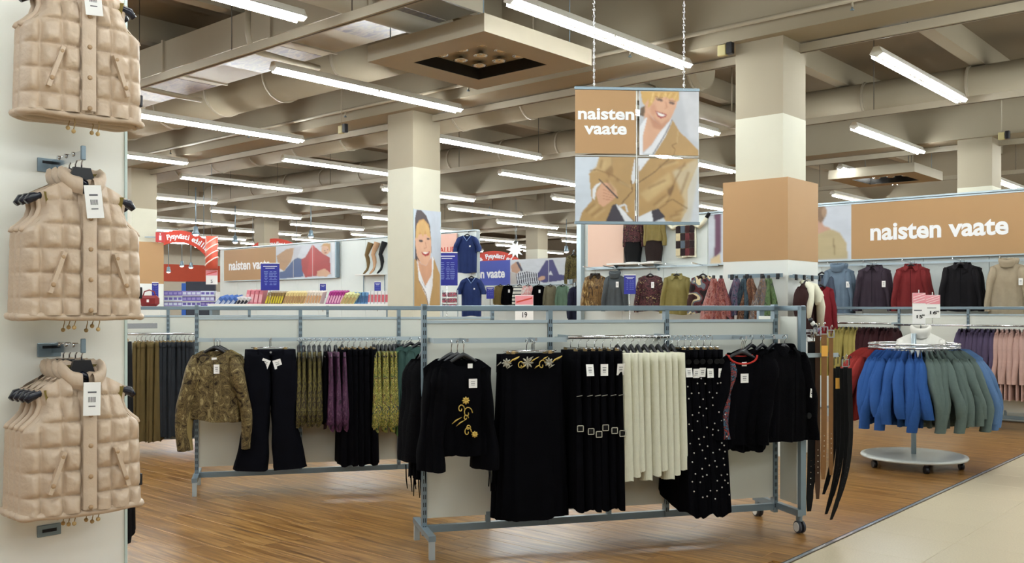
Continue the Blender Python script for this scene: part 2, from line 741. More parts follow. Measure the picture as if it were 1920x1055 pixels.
col_main = column(9.24, 4.33, True)
col_poster = column(9.24, 10.05, False)
col_far = column(9.24, 18.5, True)
column(25.2, 21.0, False)
column(17.1, 25.5, False)
column(17.1, 4.33, False)
# the near column that carries the vests is clad over its full height
vc = MB().box((0, 0, 2.3), (.75, .75, 4.6)).build('column', plain('clad_white', (246, 247, 240), .5, var=.02), None, ab(2.1 - .375, 4.24 + .375), AG1)
struct(vc)
MB().box((.376, -.3755, 2.3), (.012, .012, 4.6)).build('corner_strip', plain('aqua_strip', (206, 226, 222), .3), vc)

# ------------------------------------------------------------------ ceiling services
FW = Matrix.Rotation(AG1, 3, 'Z')
LX = 3.05
mb = MB()
prof = [(-.03, .1), (.03, .1), (.032, .05), (.075, .022), (.07, .018), (.02, .036), (.018, -.012), (-.018, -.012), (-.02, .036), (-.07, .018), (-.075, .022), (-.032, .05)]
n = len(prof)
mb.add([(x, y, z) for x in (-LX / 2, LX / 2) for y, z in prof], [(i, (i + 1) % n, (i + 1) % n + n, i + n) for i in range(n)])
mb.add([(x, y, z) for x in (-LX / 2, LX / 2) for y, z in ((-.03, .1), (.03, .1), (.075, .02), (.018, -.012), (-.018, -.012), (-.075, .02))], [(0, 1, 2, 3, 4, 5), (6, 7, 8, 9, 10, 11)])
housing_me = mb.mesh('housing')
tube_me = MB().tube([(-.735, 0, 0), (.735, 0, 0)], .02, 5, cap=False).mesh('tube')
tube_long_me = MB().tube([(-1.5, 0, 0), (1.5, 0, 0)], .034, 4, cap=False).mesh('tube')
tube_thin_me = MB().tube([(-1.5, 0, 0), (1.5, 0, 0)], .024, 4, cap=False).mesh('tube')
cap_me = MB().box((0, 0, 0), (.03, .15, .03)).mesh('end_cap')
LIGHT_Z = 4.28
RANKS = {}
HOUS = plain('light_housing', (228, 226, 218), .35, var=.02)
for i in range(-3, 8):
    a = 6.32 + 3.95 * i + LX / 2
    for j in range(-4, 10):
        b = 5.6 + 3.63 * j - (1.8 if i % 2 else 0)
        c = ab(a, b)
        if c.length > 46 or b < -7:
            continue
        X = CX + c.x / c.y * F if c.y > .5 else -9999
        view = -150 < X < 2080
        if c.y > 32 and not view:
            continue
        t = thing('ceiling_light', 'white fluorescent strip light hung outside the picture', 'ceiling light', (c.x, c.y, LIGHT_Z), AG1, 'rows of fluorescent strip lights')
        if view and c.y > 2 and CY - (LIGHT_Z - HC) / c.y * F > -60:
            RANKS.setdefault(i, []).append((X, t))
        part('housing', housing_me, HOUS, t)
        if c.y < 21 and view:
            for sx in (-.755, .755):
                for sy in (-.05, .05):
                    part('tube', tube_me, TUBE, t, (sx, sy, -.002))
            part('end_cap', cap_me, HOUS, t, (0, 0, .015))
        elif view:
            part('tube', tube_thin_me, TUBE, t, (0, 0, -.03))
        else:
            part('tube', tube_long_me, TUBE, t, (0, 0, -.04))

RANKW = ['nearest', 'second nearest', 'third nearest', 'fourth nearest', 'fifth nearest', 'sixth nearest', 'seventh nearest', 'eighth nearest', 'ninth nearest', 'farthest']
ORDL = ['first', 'second', 'third', 'fourth', 'fifth', 'sixth', 'seventh', 'eighth', 'ninth', 'tenth', 'eleventh', 'twelfth', 'thirteenth']
for r_, i in enumerate(sorted(RANKS)):
    for k, (X, t) in enumerate(sorted(RANKS[i], key=lambda q: q[0])):
        t['label'] = 'fluorescent strip light, %s from the vest column in the %s rank' % (ORDL[k], RANKW[r_])
track_me = MB().box((0, 0, 0), (.07, 44, .09)).mesh('channel')
groove_shade_me = MB().box((0, 0, -.046), (.02, 44, .004)).mesh('groove_shade')
rod_me = MB().tube([(0, 0, .04), (0, 0, 1.3)], .006, 5).mesh('rod')
for i in range(-1, 7):
    t = thing('light_track', 'long pale steel channel under the ceiling, %s from the viewer' % ORDL[i + 1], 'track', ab(5.83 + 3.93 * i, 16, LIGHT_Z + .08), AG1, 'light tracks across the ceiling')
    part('channel', track_me, BEIGE2, t)
    part('groove_shade', groove_shade_me, plain('groove_shadow', (92, 84, 72), .8), t)  # no recess cut: shade of the channel's groove put in as a dark strip
    if i < 5:
        for q in range(12):
            part('rod', rod_me, plain('rod_dark', (70, 64, 56), .6), t, (0, -13 + 2.1 * q + .3 * (i % 2), 0))


def cassette(a, b, z, s, lamps, label):
    t = thing('ceiling_cassette', label, 'ceiling lamp', ab(a, b, z), AG1)
    mb = MB()
    h, w = .14, s * .2
    for sx, sy, lx, ly in ((0, -1, s, w), (0, 1, s, w), (-1, 0, w, s - 2 * w), (1, 0, w, s - 2 * w)):
        mb.box((sx * (s - w) / 2, sy * (s - w) / 2, h / 2), (lx, ly, h))
    mb.build('frame', BEIGE2, t)
    MB().box((0, 0, .16), (s, s, .04)).build('back_plate', BEIGE2, t)
    k = (s - 2 * w)
    mb = MB()
    for sx, sy, lx, ly in ((0, -1, k, .004), (0, 1, k, .004), (-1, 0, .004, k), (1, 0, .004, k)):
        mb.box((sx * (k / 2 - .002), sy * (k / 2 - .002), .07), (lx, ly, .13))
    mb.build('recess_lining', plain('recess_black', (28, 24, 20), .8), t)
    ring = MB().lathe([(.07, .0), (.085, -.012), (.075, -.02), (.05, .0), (.02, .03), (.001, .035)], 16).mesh('reflector')
    bulb = MB().lathe([(.001, -.008), (.018, -.004), (.022, .012), (.012, .03)], 10).mesh('bulb')
    for ix in (-1, 0, 1):
        for iy in (-1, 0, 1):
            r_ = part('reflector', ring, CHROME, t, (ix * k * .29, iy * k * .29, .105))
            part('bulb', bulb, plain('bulb_glass', (205, 222, 235), .1, .3), r_)
    for sx in (-1, 1):
        for sy in (-1, 1):
            MB().tube([(sx * s * .4, sy * s * .4, .14), (sx * s * .4, sy * s * .4, 1.3)], .006, 5).build('rod', STEEL, t)
    return t


cassette(7.64, 7.2, 4.26, 1.76, 9, 'large square ceiling panel with nine round spotlights in a recess')
cassette(19.3, 6.95, 4.13, 1.68, 9, 'square spotlight panel under the ceiling above the tan wall banner')

t = thing('air_duct', 'flat rectangular pale duct with silvery patches', 'duct', ab(6.95, 10.7, 4.95), AG1)
MB().box((0, 0, 0), (.95, 7.4, .4)).build('duct_body', BEIGE2, t)
foil = pattern('foil', [(150, 144, 132), (132, 126, 134), (164, 154, 142), (118, 116, 128)], 9, (1, .3, 1), .3, .8, 3, True)
for y0, l in ((-2.6, 1.2), (-.3, 1.3), (2.3, 1.6)):
    MB().box((.1, y0, -.203), (.7, l, .006)).build('foil_patch', foil, t)
for y0 in (-3.7, -1.2, 1.3, 3.69):
    MB().box((0, y0, 0), (1.0, .04, .44)).build('flange', BEIGE2, t)
for a, r_, b0, b1, z, lab in ((8.35, .36, 8.6, 30, 5.0, 'thick round pale duct beside the flat duct'), (12.2, .3, 7, 26, 5.05, 'thick round pale duct beyond the deep beam'), (15.6, .26, 1, 26, 5.0, 'round pale duct high over the far sales floor')):
    t = thing('round_duct', lab, 'duct', ab(a, (b0 + b1) / 2, z), AG1)
    ln = (b1 - b0)
    MB().tube([(0, -ln / 2, 0), (0, ln / 2, 0)], r_, 20).build('duct_body', BEIGE, t)
    for q in range(int(ln / 1.6)):
        MB().tube([(0, -ln / 2 + .1 + q * 1.6, 0), (0, -ln / 2 + .14 + q * 1.6, 0)], r_ + .02, 20).build('flange', BEIGE2, t)
t = thing('ceiling_pipe', 'round pale pipe running past the square spotlight panel', 'pipe', ab(9.4, 7.75, 4.72), AG1)
MB().tube([(-4.5, 0, 0), (5.3, 0, 0)], .13, 14).build('pipe_run', BEIGE2, t)
for q in (-3, -.2, 2.5, 5):
    MB().tube([(q, 0, .1), (q, 0, .9)], .01, 6).build('rod', BEIGE2, t)
    MB().tube([(q - .03, 0, 0), (q + .03, 0, 0)], .15, 14).build('clamp', BEIGE2, t)
for q, (a, b) in enumerate(((6.1, 9.4), (6.1, 12.1), (6.1, 14.6))):
    z = 4.9
    o = MB().tube([(0, 0, .1), (0, 0, -.22), (.03, 0, -.33), (.12, 0, -.4), (.6, 0, -.42), (1.0, 0, -.42)], .035, 10).build('bent_pipe', BEIGE2, None, ab(a, b, z), AG1)
    tag(o, ['bent pale pipe hooked under the channel near the square spotlight panel', 'bent pale pipe hooked under the channel in the middle of its run', 'bent pale pipe hooked under the channel close to the vest column'][q], 'pipe')
t = thing('sprinkler_pipe', 'thin pale pipe along the deep beam above the main column', 'pipe', ab(9.1, 9, 4.55), AG1)
MB().tube([(0, -9, 0), (0, 16, 0)], .025, 8).build('pipe_run', BEIGE2, t)
for q in range(8):
    s_ = MB().tube([(0, -8 + 2.6 * q, 0), (0, -8 + 2.6 * q, -.07)], .012, 6).build('sprinkler_stem', BEIGE2, t)
    MB().lathe([(.001, -.1), (.022, -.1), (.022, -.092), (.008, -.085), (.008, -.06)], 8, (0, -8 + 2.6 * q, 0)).build('sprinkler_head', STEEL, s_)
for q, (x, y, d, lab) in enumerate(((1355, 95, 10.3, 'beside the main column'), (640, 243, 14.2, 'left of the poster column'), (1878, 255, 15.5, 'over the far end of the tan banner'), (1490, 68, 10.2, 'on the deep beam'))):
    p_ = px(x, y, d)
    t = thing('junction_box', 'small electric box on the ceiling track ' + ['beside the tan clad column', 'near the poster column', 'high above the tan wall banner', 'high on the pale beam'][q], 'junction box', p_, FACE_G1)
    MB().box((0, 0, 0), (.1, .06, .12), bev=.008).build('box_body', BEIGE2 if q == 3 else plain('ivory', (190, 180, 130), .5), t)
    MB().box((.09, 0, .01), (.07, .07, .13), bev=.008).build('plug', BLACKP if q != 3 else BEIGE2, t)
    MB().tube([(0, 0, .06), (0, 0, 5.62 - p_.z)], .008, 6).build('conduit', BEIGE2, t)

# ------------------------------------------------------------------ garment shapes (local: x across the shoulders, front towards -y, z = 0 at the rail)
ME = {}


def cached(key, fn):
    if key not in ME:
        ME[key] = fn()
    return ME[key]


def body_mesh(sw=.2, L=.6, hw=.23, dp=.07, nw=.075, ndrop=.07, slope=.05, z0=-.1, folds=5, famp=.012, nu=22, nv=20, seed=0, hemwave=.008, waist=0.0, vneck=False, tilt=0.0):
    rs = random.Random(seed)
    ph = [rs.random() * 6.28 for _ in range(6)]

    def ztop(x, front):
        ax = abs(x)
        if ax < nw:
            t = ax / nw
            if front:
                return z0 - ndrop * ((1 - t) if vneck else math.sqrt(max(0, 1 - t * t)))
            return z0 - .012 * (1 - t * t)
        return z0 - slope * ((ax - nw) / (sw - nw)) ** 1.15

    def wid(v):
        w = interp([(0, sw), (.12, sw * .985), (.3, sw * .99 + .008), (1, hw)], v)
        return w - waist * math.sin(math.pi * smooth(.2, .95, v))

    def pt(u, v, front):
        s_ = 2 * u - 1
        x = math.copysign(abs(s_) ** .92, s_) * wid(v)
        xt = math.copysign(abs(s_) ** .92, s_) * sw
        zt = ztop(xt, front)
        zh = z0 - L + hemwave * math.sin(s_ * 4 + ph[4]) + tilt * s_
        z = zt + (zh - zt) * v
        prof = interp([(0, .22), (.08, .5), (.3, .95), (.6, .85), (1, .8)], v)
        edge = max(0., 1 - abs(s_) ** 2.4)
        y = dp * prof * edge ** .62
        y += famp * edge * v ** .8 * (math.sin(s_ * folds * 2.2 + ph[0 if front else 1] + 1.4 * v) + .6 * math.sin(s_ * folds * 4.7 + ph[2 if front else 3] - 2 * v))
        return (x, -y if front else y, z)
    mb = MB()
    n = nu
    vs = []
    for j in range(nv):
        v = j / (nv - 1)
        for i in range(n):
            vs.append(pt(i / (n - 1), v, True))
        for i in range(n - 2, 0, -1):
            vs.append(pt(i / (n - 1), v, False))
    w = 2 * n - 2
    fs = [(j * w + i, (j + 1) * w + i, (j + 1) * w + (i + 1) % w, j * w + (i + 1) % w) for j in range(nv - 1) for i in range(w)]
    mb.add(vs, fs, True)
    return mb.mesh('body')


def sleeve_mesh(side, sw=.2, z0=-.1, slope=.05, sl=.55, r0=.085, r1=.05, spread=.08, fwd=.02, thick=.6, bell=0.0, folds=.008, seed=0, n=14, m=16, bend=.0):
    rs = random.Random(seed + side * 7)
    ph = [rs.random() * 6.28 for _ in range(4)]
    top = Vector((side * (sw - .055), 0, z0 - slope - .012))
    vs = []
    for j in range(m):
        t = j / (m - 1)
        c = Vector((side * (sw - .05 + (spread + .03) * smooth(0, .9, t) ** .8) + side * bend * math.sin(math.pi * t), -fwd * t * t, top.z - sl * t + .02 * (1 - t)))
        r = interp([(0, r0 * .45), (.1, r0 * .9), (.22, r0), (.6, (r0 + r1) / 2), (1, r1)], t) + bell * smooth(.55, 1, t)
        for k in range(n):
            an = 2 * math.pi * k / n
            f_ = 1 + (folds / max(r, .02)) * (math.sin(an * 3 + ph[0] + 5 * t) * .7 + math.sin(an * 5 + ph[1] - 9 * t) * .5 + .8 * math.sin(13 * t + ph[2] + an))
            vs.append((c.x + math.cos(an) * r * thick * f_, c.y + math.sin(an) * r * f_ * .95, c.z + math.cos(an) * side * r * .25 * (1 - t)))
    fs = [(j * n + k, j * n + (k + 1) % n, (j + 1) * n + (k + 1) % n, (j + 1) * n + k) for j in range(m - 1) for k in range(n)]
    mb = MB().add(vs, fs, True)
    mb.f.append(tuple(range(n)))
    mb.sm.append(True)
    return mb.mesh('sleeve')


def collar_turtle(nw=.075, z0=-.1, h=.075, r=.03):
    def fn(u, v):
        an = 2 * math.pi * u
        prof = [(0, -.02), (.012, .02), (.02, .05), (.012, .075), (-.008, .08), (-.02, .06), (-.018, .03)]
        q = v * (len(prof) - 1)
        i = min(int(q), len(prof) - 2)
        o_ = prof[i][0] + (prof[i + 1][0] - prof[i][0]) * (q - i)
        z = (prof[i][1] + (prof[i + 1][1] - prof[i][1]) * (q - i)) * h / .075
        droop = .035 * max(0, -math.sin(an))
        return (math.cos(an) * (nw + .012 + o_), math.sin(an) * (.062 + o_) - .005, z0 - .005 + z - droop)
    return MB().grid(fn, 26, 12, True, True).mesh('collar')


def collar_shirt(nw=.075, z0=-.1, ndrop=.07, spread=.05):
    mb = MB()
    for s_ in (-1, 1):
        def fn(u, v):
            # from the nape round to the front point
            an = math.pi / 2 + s_ * (-1) * u * math.pi * .93
            x = math.cos(an) * (nw + .008) * s_ * s_
            y = math.sin(an) * .055
            z = z0 + .012 - (ndrop * .85) * smooth(.45, 1, u)
            out = v * (.018 + spread * smooth(.5, 1, u) * .75)
            return (x + math.copysign(out, x) * .8, y - out * .35 * smooth(.4, 1, u) - .006, z + .022 - v * (.045 + .02 * smooth(.5, 1, u)))
        mb.grid(fn, 12, 4, True)
    return mb.mesh('collar')


def hanger_parts(parent, sw=.2, z0=-.1, mat=None, nw=.075, slope=.05):
    def mk():
        pts = []
        for k in range(15):
            x = (k / 7 - 1) * (sw - .012)
            ax = abs(x)
            z = z0 - .022 - (slope * ((ax - nw) / (sw - nw)) ** 1.15 if ax > nw else 0)
            z += .045 * max(0., 1 - ax / (nw * .9)) ** .8
            pts.append((x, .004, z))
        rr_ = [.006, .009, .01, .01, .011, .012, .014, .016, .014, .012, .011, .01, .01, .009, .006]
        return MB().tube(pts, rr_, 8).mesh('hanger')
    o = part('hanger', cached(('hanger', sw, z0, nw, slope), mk), mat or BLACKP, parent)
    def mk2():
        pts = [(0, 0, z0 + .02), (0, 0, min(-.028, z0 + .06))]
        for k in range(9):
            an = -math.pi * .35 + k / 8 * math.pi * 1.35
            pts.append((0, -.017 * math.cos(an) * 1.0, -.012 + .017 * math.sin(an)))
        return MB().tube(pts, .0026, 6).mesh('hook')
    part('hook', cached(('hook', z0), mk2), CHROME, o)
    return o


def clip_hanger(parent, w=.26, front=True):
    def mk():
        mb = MB().tube([(-w / 2, 0, -.07), (w / 2, 0, -.07)], .0045, 6)
        pts = [(0, 0, -.07), (0, 0, -.03)]
        for k in range(9):
            an = -math.pi * .35 + k / 8 * math.pi * 1.35
            pts.append((0, -.017 * math.cos(an), -.012 + .017 * math.sin(an)))
        mb.tube(pts, .0026, 6)
        return mb.mesh('hanger')
    o = part('hanger', cached(('cliphanger', w), mk), CHROME, parent)
    cm = cached(('clip',), lambda: MB().box((0, 0, 0), (.024, .022, .045), bev=.004).mesh('clip'))
    for s_ in (-1, 1):
        part('clip', cm, plain('brass_clip', (176, 150, 104), .35, .6), o, (s_ * (w / 2 - .03), 0, -.09))
    return o


TAG_ME = {}


def price_tag(parent, loc, w=.045, h=.06, rx=0.0, rz=0.0, name='price_tag', ink=True):
    me = cached(('tag', w, h), lambda: MB().box((0, 0, -h / 2), (w, .0012, h)).mesh('price_tag'))
    o = part(name, me, PAPER, parent, loc)
    o.rotation_euler = (rx, 0, rz)
    if ink:
        im = cached(('tagink', w, h), lambda: tag_ink(w, h))
        part('print', im, INK, o)
    return o


def tag_ink(w, h):
    mb = MB()
    mb.box((0, -.001, -h * .3), (w * .5, .0008, h * .05))
    for k in range(7):
        mb.box((-w * .2 + k * w * .065, -.001, -h * .52), (w * .032, .0008, h * .16))
    mb.box((0, -.001, -h * .72), (w * .4, .0008, h * .03))
    return mb.mesh('print')


def top(name, label, cat, mat, loc, rz, group=None, style=(), key=None, sleeve_mat=None, hanger=True, collar=None, tagat=None, seed=0, collar_mat=None, lite=False, **kw):
    """a jumper, blouse or jacket on its hanger"""
    bk = dict(kw)
    sk = {}
    for q in ('sl', 'r0', 'r1', 'spread', 'fwd', 'thick', 'bell', 'bend'):
        if q in bk:
            sk[q] = bk.pop(q)
    nosl = bk.pop('nosleeve', False)
    if lite:
        bk.setdefault('nu', 12)
        bk.setdefault('nv', 12)
        sk.update(n=9, m=9)
    for q in ('sw', 'z0', 'slope'):
        if q in bk:
            sk[q] = bk[q]
    t = thing(name, label, cat, loc, rz, group)
    part('body', cached(('body', seed, tuple(sorted(bk.items()))), lambda: body_mesh(seed=seed, **bk)), mat, t)
    if not nosl:
        for s_ in (-1, 1):
            part('sleeve', cached(('sleeve', s_, seed, tuple(sorted(sk.items()))), lambda: sleeve_mesh(s_, seed=seed, **sk)), sleeve_mat or mat, t)
    z0, nw = bk.get('z0', -.1), bk.get('nw', .075)
    if collar == 'turtle':
        part('collar', cached(('turtle', nw, z0), lambda: collar_turtle(nw, z0)), collar_mat or mat, t)
    elif collar == 'shirt':
        part('collar', cached(('shirt', nw, z0, bk.get('ndrop', .07)), lambda: collar_shirt(nw, z0, bk.get('ndrop', .07))), collar_mat or mat, t)
    if hanger:
        hanger_parts(t, bk.get('sw', .2), z0, None, nw, bk.get('slope', .05))
    if tagat:
        price_tag(t, tagat)
    return t


def drape_mesh(tw, tt, bw, bt, L, z0=-.1, folds=9, famp=.006, seed=0, n=36, m=18, hem=.01, mid=None, pw=.45, asym=0.0, cap=True, pleat=False, top_amp=.15):
    """cloth hanging as a flattened tube: tw x tt at the top, bw x bt at the hem"""
    rs = random.Random(seed)
    ph = [rs.random() * 6.28 for _ in range(5)]
    vs = []
    for j in range(m):
        t = j / (m - 1)
        w = interp([(0, tw)] + (list(mid) if mid else []) + [(1, bw)], t) / 2
        d = (tt + (bt - tt) * t) / 2
        for k in range(n):
            an = 2 * math.pi * k / n
            c, s_ = math.cos(an), math.sin(an)
            x = math.copysign(abs(c) ** pw, c) * w
            y = math.copysign(abs(s_) ** pw, s_) * d
            a_ = famp * (top_amp + (1 - top_amp) * t)
            if pleat:
                f_ = a_ * (1 if k % 2 else -1)
            else:
                f_ = a_ * (math.sin(folds * an + ph[0] + 1.1 * t) + .5 * math.sin(2.3 * folds * an + ph[1] - t))
            x += c * f_
            y += s_ * f_ * 1.0
            zh = L + hem * math.sin(3 * an + ph[2]) + asym * c
            vs.append((x, y, z0 - zh * t))
    fs = [(j * n + k, (j + 1) * n + k, (j + 1) * n + (k + 1) % n, j * n + (k + 1) % n) for j in range(m - 1) for k in range(n)]
    mb = MB().add(vs, fs, True)
    if cap:
        mb.f.append(tuple(range(n)))
        mb.sm.append(False)
    return mb.mesh('cloth')


def leg_mesh(side, ww=.36, L=1.0, crotch=.28, thigh=.19, knee=.17, hem=.22, dp=.09, z0=-.1, gap=.012, folds=.006, seed=0, n=20, m=24, tight=1.0):
    rs = random.Random(seed + side)
    ph = [rs.random() * 6.28 for _ in range(4)]
    vs = []
    for j in range(m):
        t = j / (m - 1)
        w = interp([(0, ww / 2), (crotch * .6, ww / 2 + .02), (crotch, thigh), (.62, knee), (1, hem)], t)
        inner = interp([(0, 0), (crotch, 0), (crotch + .08, gap), (1, gap * 3)], t)
        cx = inner + w / 2
        d = interp([(0, dp * .5), (.15, dp * .75), (.4, dp * .6), (1, dp * .5)], t)
        for k in range(n):
            an = 2 * math.pi * k / n
            c, s_ = math.cos(an), math.sin(an)
            f_ = folds * (math.sin(4 * an + ph[0] + 2 * t) * t + .8 * math.sin(9 * t + ph[1] + an) * math.exp(-((t - crotch) / .2) ** 2) + .5 * math.sin(21 * t + an * 2 + ph[2]) * (t > .5))
            x = cx + math.copysign(abs(c) ** .6, c) * (w / 2) + c * f_
            y = math.copysign(abs(s_) ** .7, s_) * d + s_ * f_
            vs.append((side * x, y, z0 - L * t + (.012 * math.sin(an + ph[3]) if j == m - 1 else 0)))
    fs = [(j * n + k, (j + 1) * n + k, (j + 1) * n + (k + 1) % n, j * n + (k + 1) % n) for j in range(m - 1) for k in range(n)]
    mb = MB().add(vs, fs, True)
    mb.f.append(tuple(range(n)))
    mb.sm.append(False)
    return mb.mesh('trouser_leg')


def hangrow(n, p0, p1):
    p0, p1 = Vector(p0), Vector(p1)
    return [p0 + (p1 - p0) * ((i + .5) / n) for i in range(n)]


# ------------------------------------------------------------------ gondola racks
post_me = {}


def post(parent, loc, h=1.57, z=0.03, w=.03, d=.05, slots=True):
    key = ('post', h, w, d)
    o = part('post', cached(key, lambda: MB().box((0, 0, h / 2), (w, d, h)).mesh('post')), STEEL, parent, (loc[0], loc[1], z))
    if slots:
        def mk():
            mb = MB()
            k = .05
            while k < h - .05:
                for s_ in (-1, 1):
                    for sx in (-.006, .006):
                        mb.box((sx, s_ * d / 2, k), (.005, .002, .028))
                k += .05
            return mb.mesh('slots')
        part('slots', cached(('slots',) + key, mk), DARK, o)['kind'] = 'stuff'
    return o


class Rack:
    """gondola: centre plane along local x, +x to the far end, front towards -y"""

    def __init__(s, origin, ang, nb, bay, label, h=1.56, end_frame=False, depth=.56, rails=(), name='clothes_rack', foot_left=True):
        s.o = Vector(origin)
        s.ang = ang
        s.n = nb
        s.bay = bay
        s.t = thing(name, label, 'clothes rack', s.o, ang)
        t = s.t
        L = nb * bay
        for i in range(nb + 1):
            post(t, (i * bay, 0), 1.485 if i in (0, nb) else 1.43, .09 if i in (0, nb) else .11)
        for i in range(nb):
            x = (i + .5) * bay
            MB().box((x, 0, (.2 + h - .09) / 2), (bay - .034, .022, h - .09 - .2)).build('back_panel', PANEL, t)
            MB().box((x, -.014, h - .1), (bay - .034, .012, .02)).build('panel_edge', STEEL_L, t)
        MB().box((L / 2, 0, h - .012), (L + .03, .05, .036), bev=.004).build('top_rail', STEEL, t)
        MB().box((L / 2, 0, .13), (L - .02, .035, .045)).build('base_rail', STEEL, t)
        for i in range(nb):
            MB().box(((i + .5) * bay, 0, .185), (.03, .03, .07)).build('panel_peg', STEEL, t)
        # feet
        for x in ((0,) if foot_left else ()) + ((L,) if not end_frame else ()):
            f_ = MB().box((x, 0, .13), (.045, depth, .035)).build('foot', STEEL, t)
            for sy in (-1, 1):
                MB().box((x, sy * (depth / 2 - .02), .065), (.035, .035, .13)).build('foot_leg', STEEL_L, f_)

    def w(s, x, y, z=0.0):
        return s.o + Matrix.Rotation(s.ang, 3, 'Z') @ Vector((x, y, z))

    def s_at(s, X, off):
        """local x of the point of the line y = off seen in image column X"""
        r = (X - CX) / F
        c, n_ = math.cos(s.ang), math.sin(s.ang)
        bx, by = s.o.x - off * n_, s.o.y + off * c
        # (bx + x c) = r (by + x n)
        return (r * by - bx) / (c - r * n_)

    def rail(s, x0, x1, off, z, name='hang_rail', n_br=2, mat=None):
        r_ = MB().bar((x0, off, z), (x1, off, z), .014, .032).build(name, mat or STEEL_L, s.t)
        for k in range(n_br):
            x = x0 + .012 + (x1 - x0 - .024) * (k / max(1, n_br - 1))
            MB().bar((x, 0, z), (x, off, z), .014, .028).build('bracket', STEEL_L, r_)
        return r_

    def chrome_rail(s, x0, x1, off, z):
        r_ = MB().tube([(x0, off, z), (x1, off, z)], .0125, 10).build('hang_rail', CHROME, s.t)
        for x in (x0 + .01, x1 - .01):
            MB().bar((x, 0, z), (x, off, z), .014, .028).build('bracket', STEEL_L, r_)
        return r_


PANEL = plain('rack_panel', (214, 217, 208), .5, var=.03, scale=2)

# ------------------------------------------------------------------ cloth colours
BLK = fabric('black_knit', (7, 7, 11), .95, .3, 30, .4, 300, .0, .06)
BLK2 = fabric('black_twill', (6, 6, 10), .92, .3, 20, .3, 400, .0, .06)
BLK3 = fabric('black_wool', (8, 8, 11), .95, .35, 40, .6, 160, .0, .05)
GOLD = plain('gold_thread', (206, 176, 88), .45, .2, .2, 90)
CREAMK = fabric('cream_rib', (232, 230, 208), .9, .08, 30, .3, 200, .2)
REDTRIM = fabric('red_trim', (178, 52, 44), .8)
CAMO = pattern('camo_floral', [(38, 28, 18), (104, 90, 56), (66, 52, 32), (122, 108, 70), (84, 68, 42), (148, 134, 94)], 13, (1, 1, 1), .8, 1.6, 5, True)
DENIM = fabric('black_denim', (10, 11, 18), .9, .4, 9, .3, 420, .0, .08)
OLIVEP = pattern('olive_print', [(28, 24, 16), (92, 84, 42), (48, 40, 28), (120, 108, 60)], 26, (1, 1, .5), .75, 2, 3)
PURPLEP = pattern('purple_print', [(34, 16, 32), (84, 46, 76), (58, 28, 54), (104, 70, 94)], 22, (1, 1, .6), .6, 1.4, 3, True)
YELP = pattern('yellow_green_print', [(26, 52, 38), (148, 136, 52), (60, 82, 40), (170, 160, 88), (84, 62, 26), (40, 76, 72)], 24, (1, 1, .7), .7, 2.2, 3)
GREENP = pattern('green_print', [(28, 70, 44), (84, 116, 66), (46, 88, 52)], 22, (1, 1, .5), .7, 2, 3)
TEAL = fabric('teal_cloth', (46, 72, 68), .8)
BLUEPR = pattern('blue_red_print', [(18, 18, 26), (70, 100, 122), (20, 20, 30), (150, 60, 50), (30, 40, 60)], 34, (1, 1, 1), .8, 2, 2)
BROWNL = plain('brown_leather', (70, 42, 20), .5, var=.2, scale=30)
TANL = plain('tan_leather', (122, 82, 38), .5, var=.15, scale=30)
BLKL = plain('black_leather', (8, 8, 10), .6, var=.2, scale=30, spec=.2)
ORNG = plain('orange_card', (228, 170, 72), .5)

# ------------------------------------------------------------------ front rack
FA = R(16.0)
fr = Rack((-.566, 6.07, 0), FA, 3, .848, 'grey steel gondola rack on wheels with black and cream clothes', end_frame=True)
LX3 = 3 * .848
fr.rail(.02, .9, -.2, 1.345)
fr.chrome_rail(.9, 1.62, -.22, 1.36)
fr.rail(1.62, LX3 - .02, -.2, 1.35)
# end frame across the far end
t = fr.t
for sy in (-1, 1):
    MB().box((LX3 + .05, sy * .27, .84), (.04, .04, 1.44)).build('end_post', STEEL, t)
MB().box((LX3 + .05, 0, 1.548), (.04, .58, .036), bev=.004).build('end_top_rail', STEEL, t)
MB().box((LX3 + .02, 0, .14), (.04, .6, .045)).build('end_base_rail', STEEL, t)
for sy in (-1, 1):
    MB().box((LX3 + .03, sy * .145, .84), (.014, .21, 1.3)).build('end_panel', PANEL, t)
for sy in (-1, 1):
    w_ = MB().box((LX3 + .03, sy * .27, .1), (.03, .05, .05), bev=.008).build('castor', STEEL, t)
    for q in (-1, 1):
        MB().tube([(LX3 + .03 + q * .016 - .008, sy * .275, .042), (LX3 + .03 + q * .016 + .008, sy * .275, .042)], .042, 18).build('wheel', plain('wheel_rubber', (60, 64, 72), .5), w_)
        MB().tube([(LX3 + .03 + q * .025 - .003, sy * .275, .042), (LX3 + .03 + q * .025 + .003, sy * .275, .042)], .032, 18).build('wheel_hub', WHITEP, w_)
for x, off in ((fr.s_at(868, -.28), -.4), (fr.s_at(1000, -.28), -.34), (fr.s_at(1385, -.28), -.38), (fr.s_at(1440, -.26), -.34)):
    MB().bar((x, -.2, 1.353), (x, off, 1.353), .014, .02).build('faceout_arm', CHROME, t)


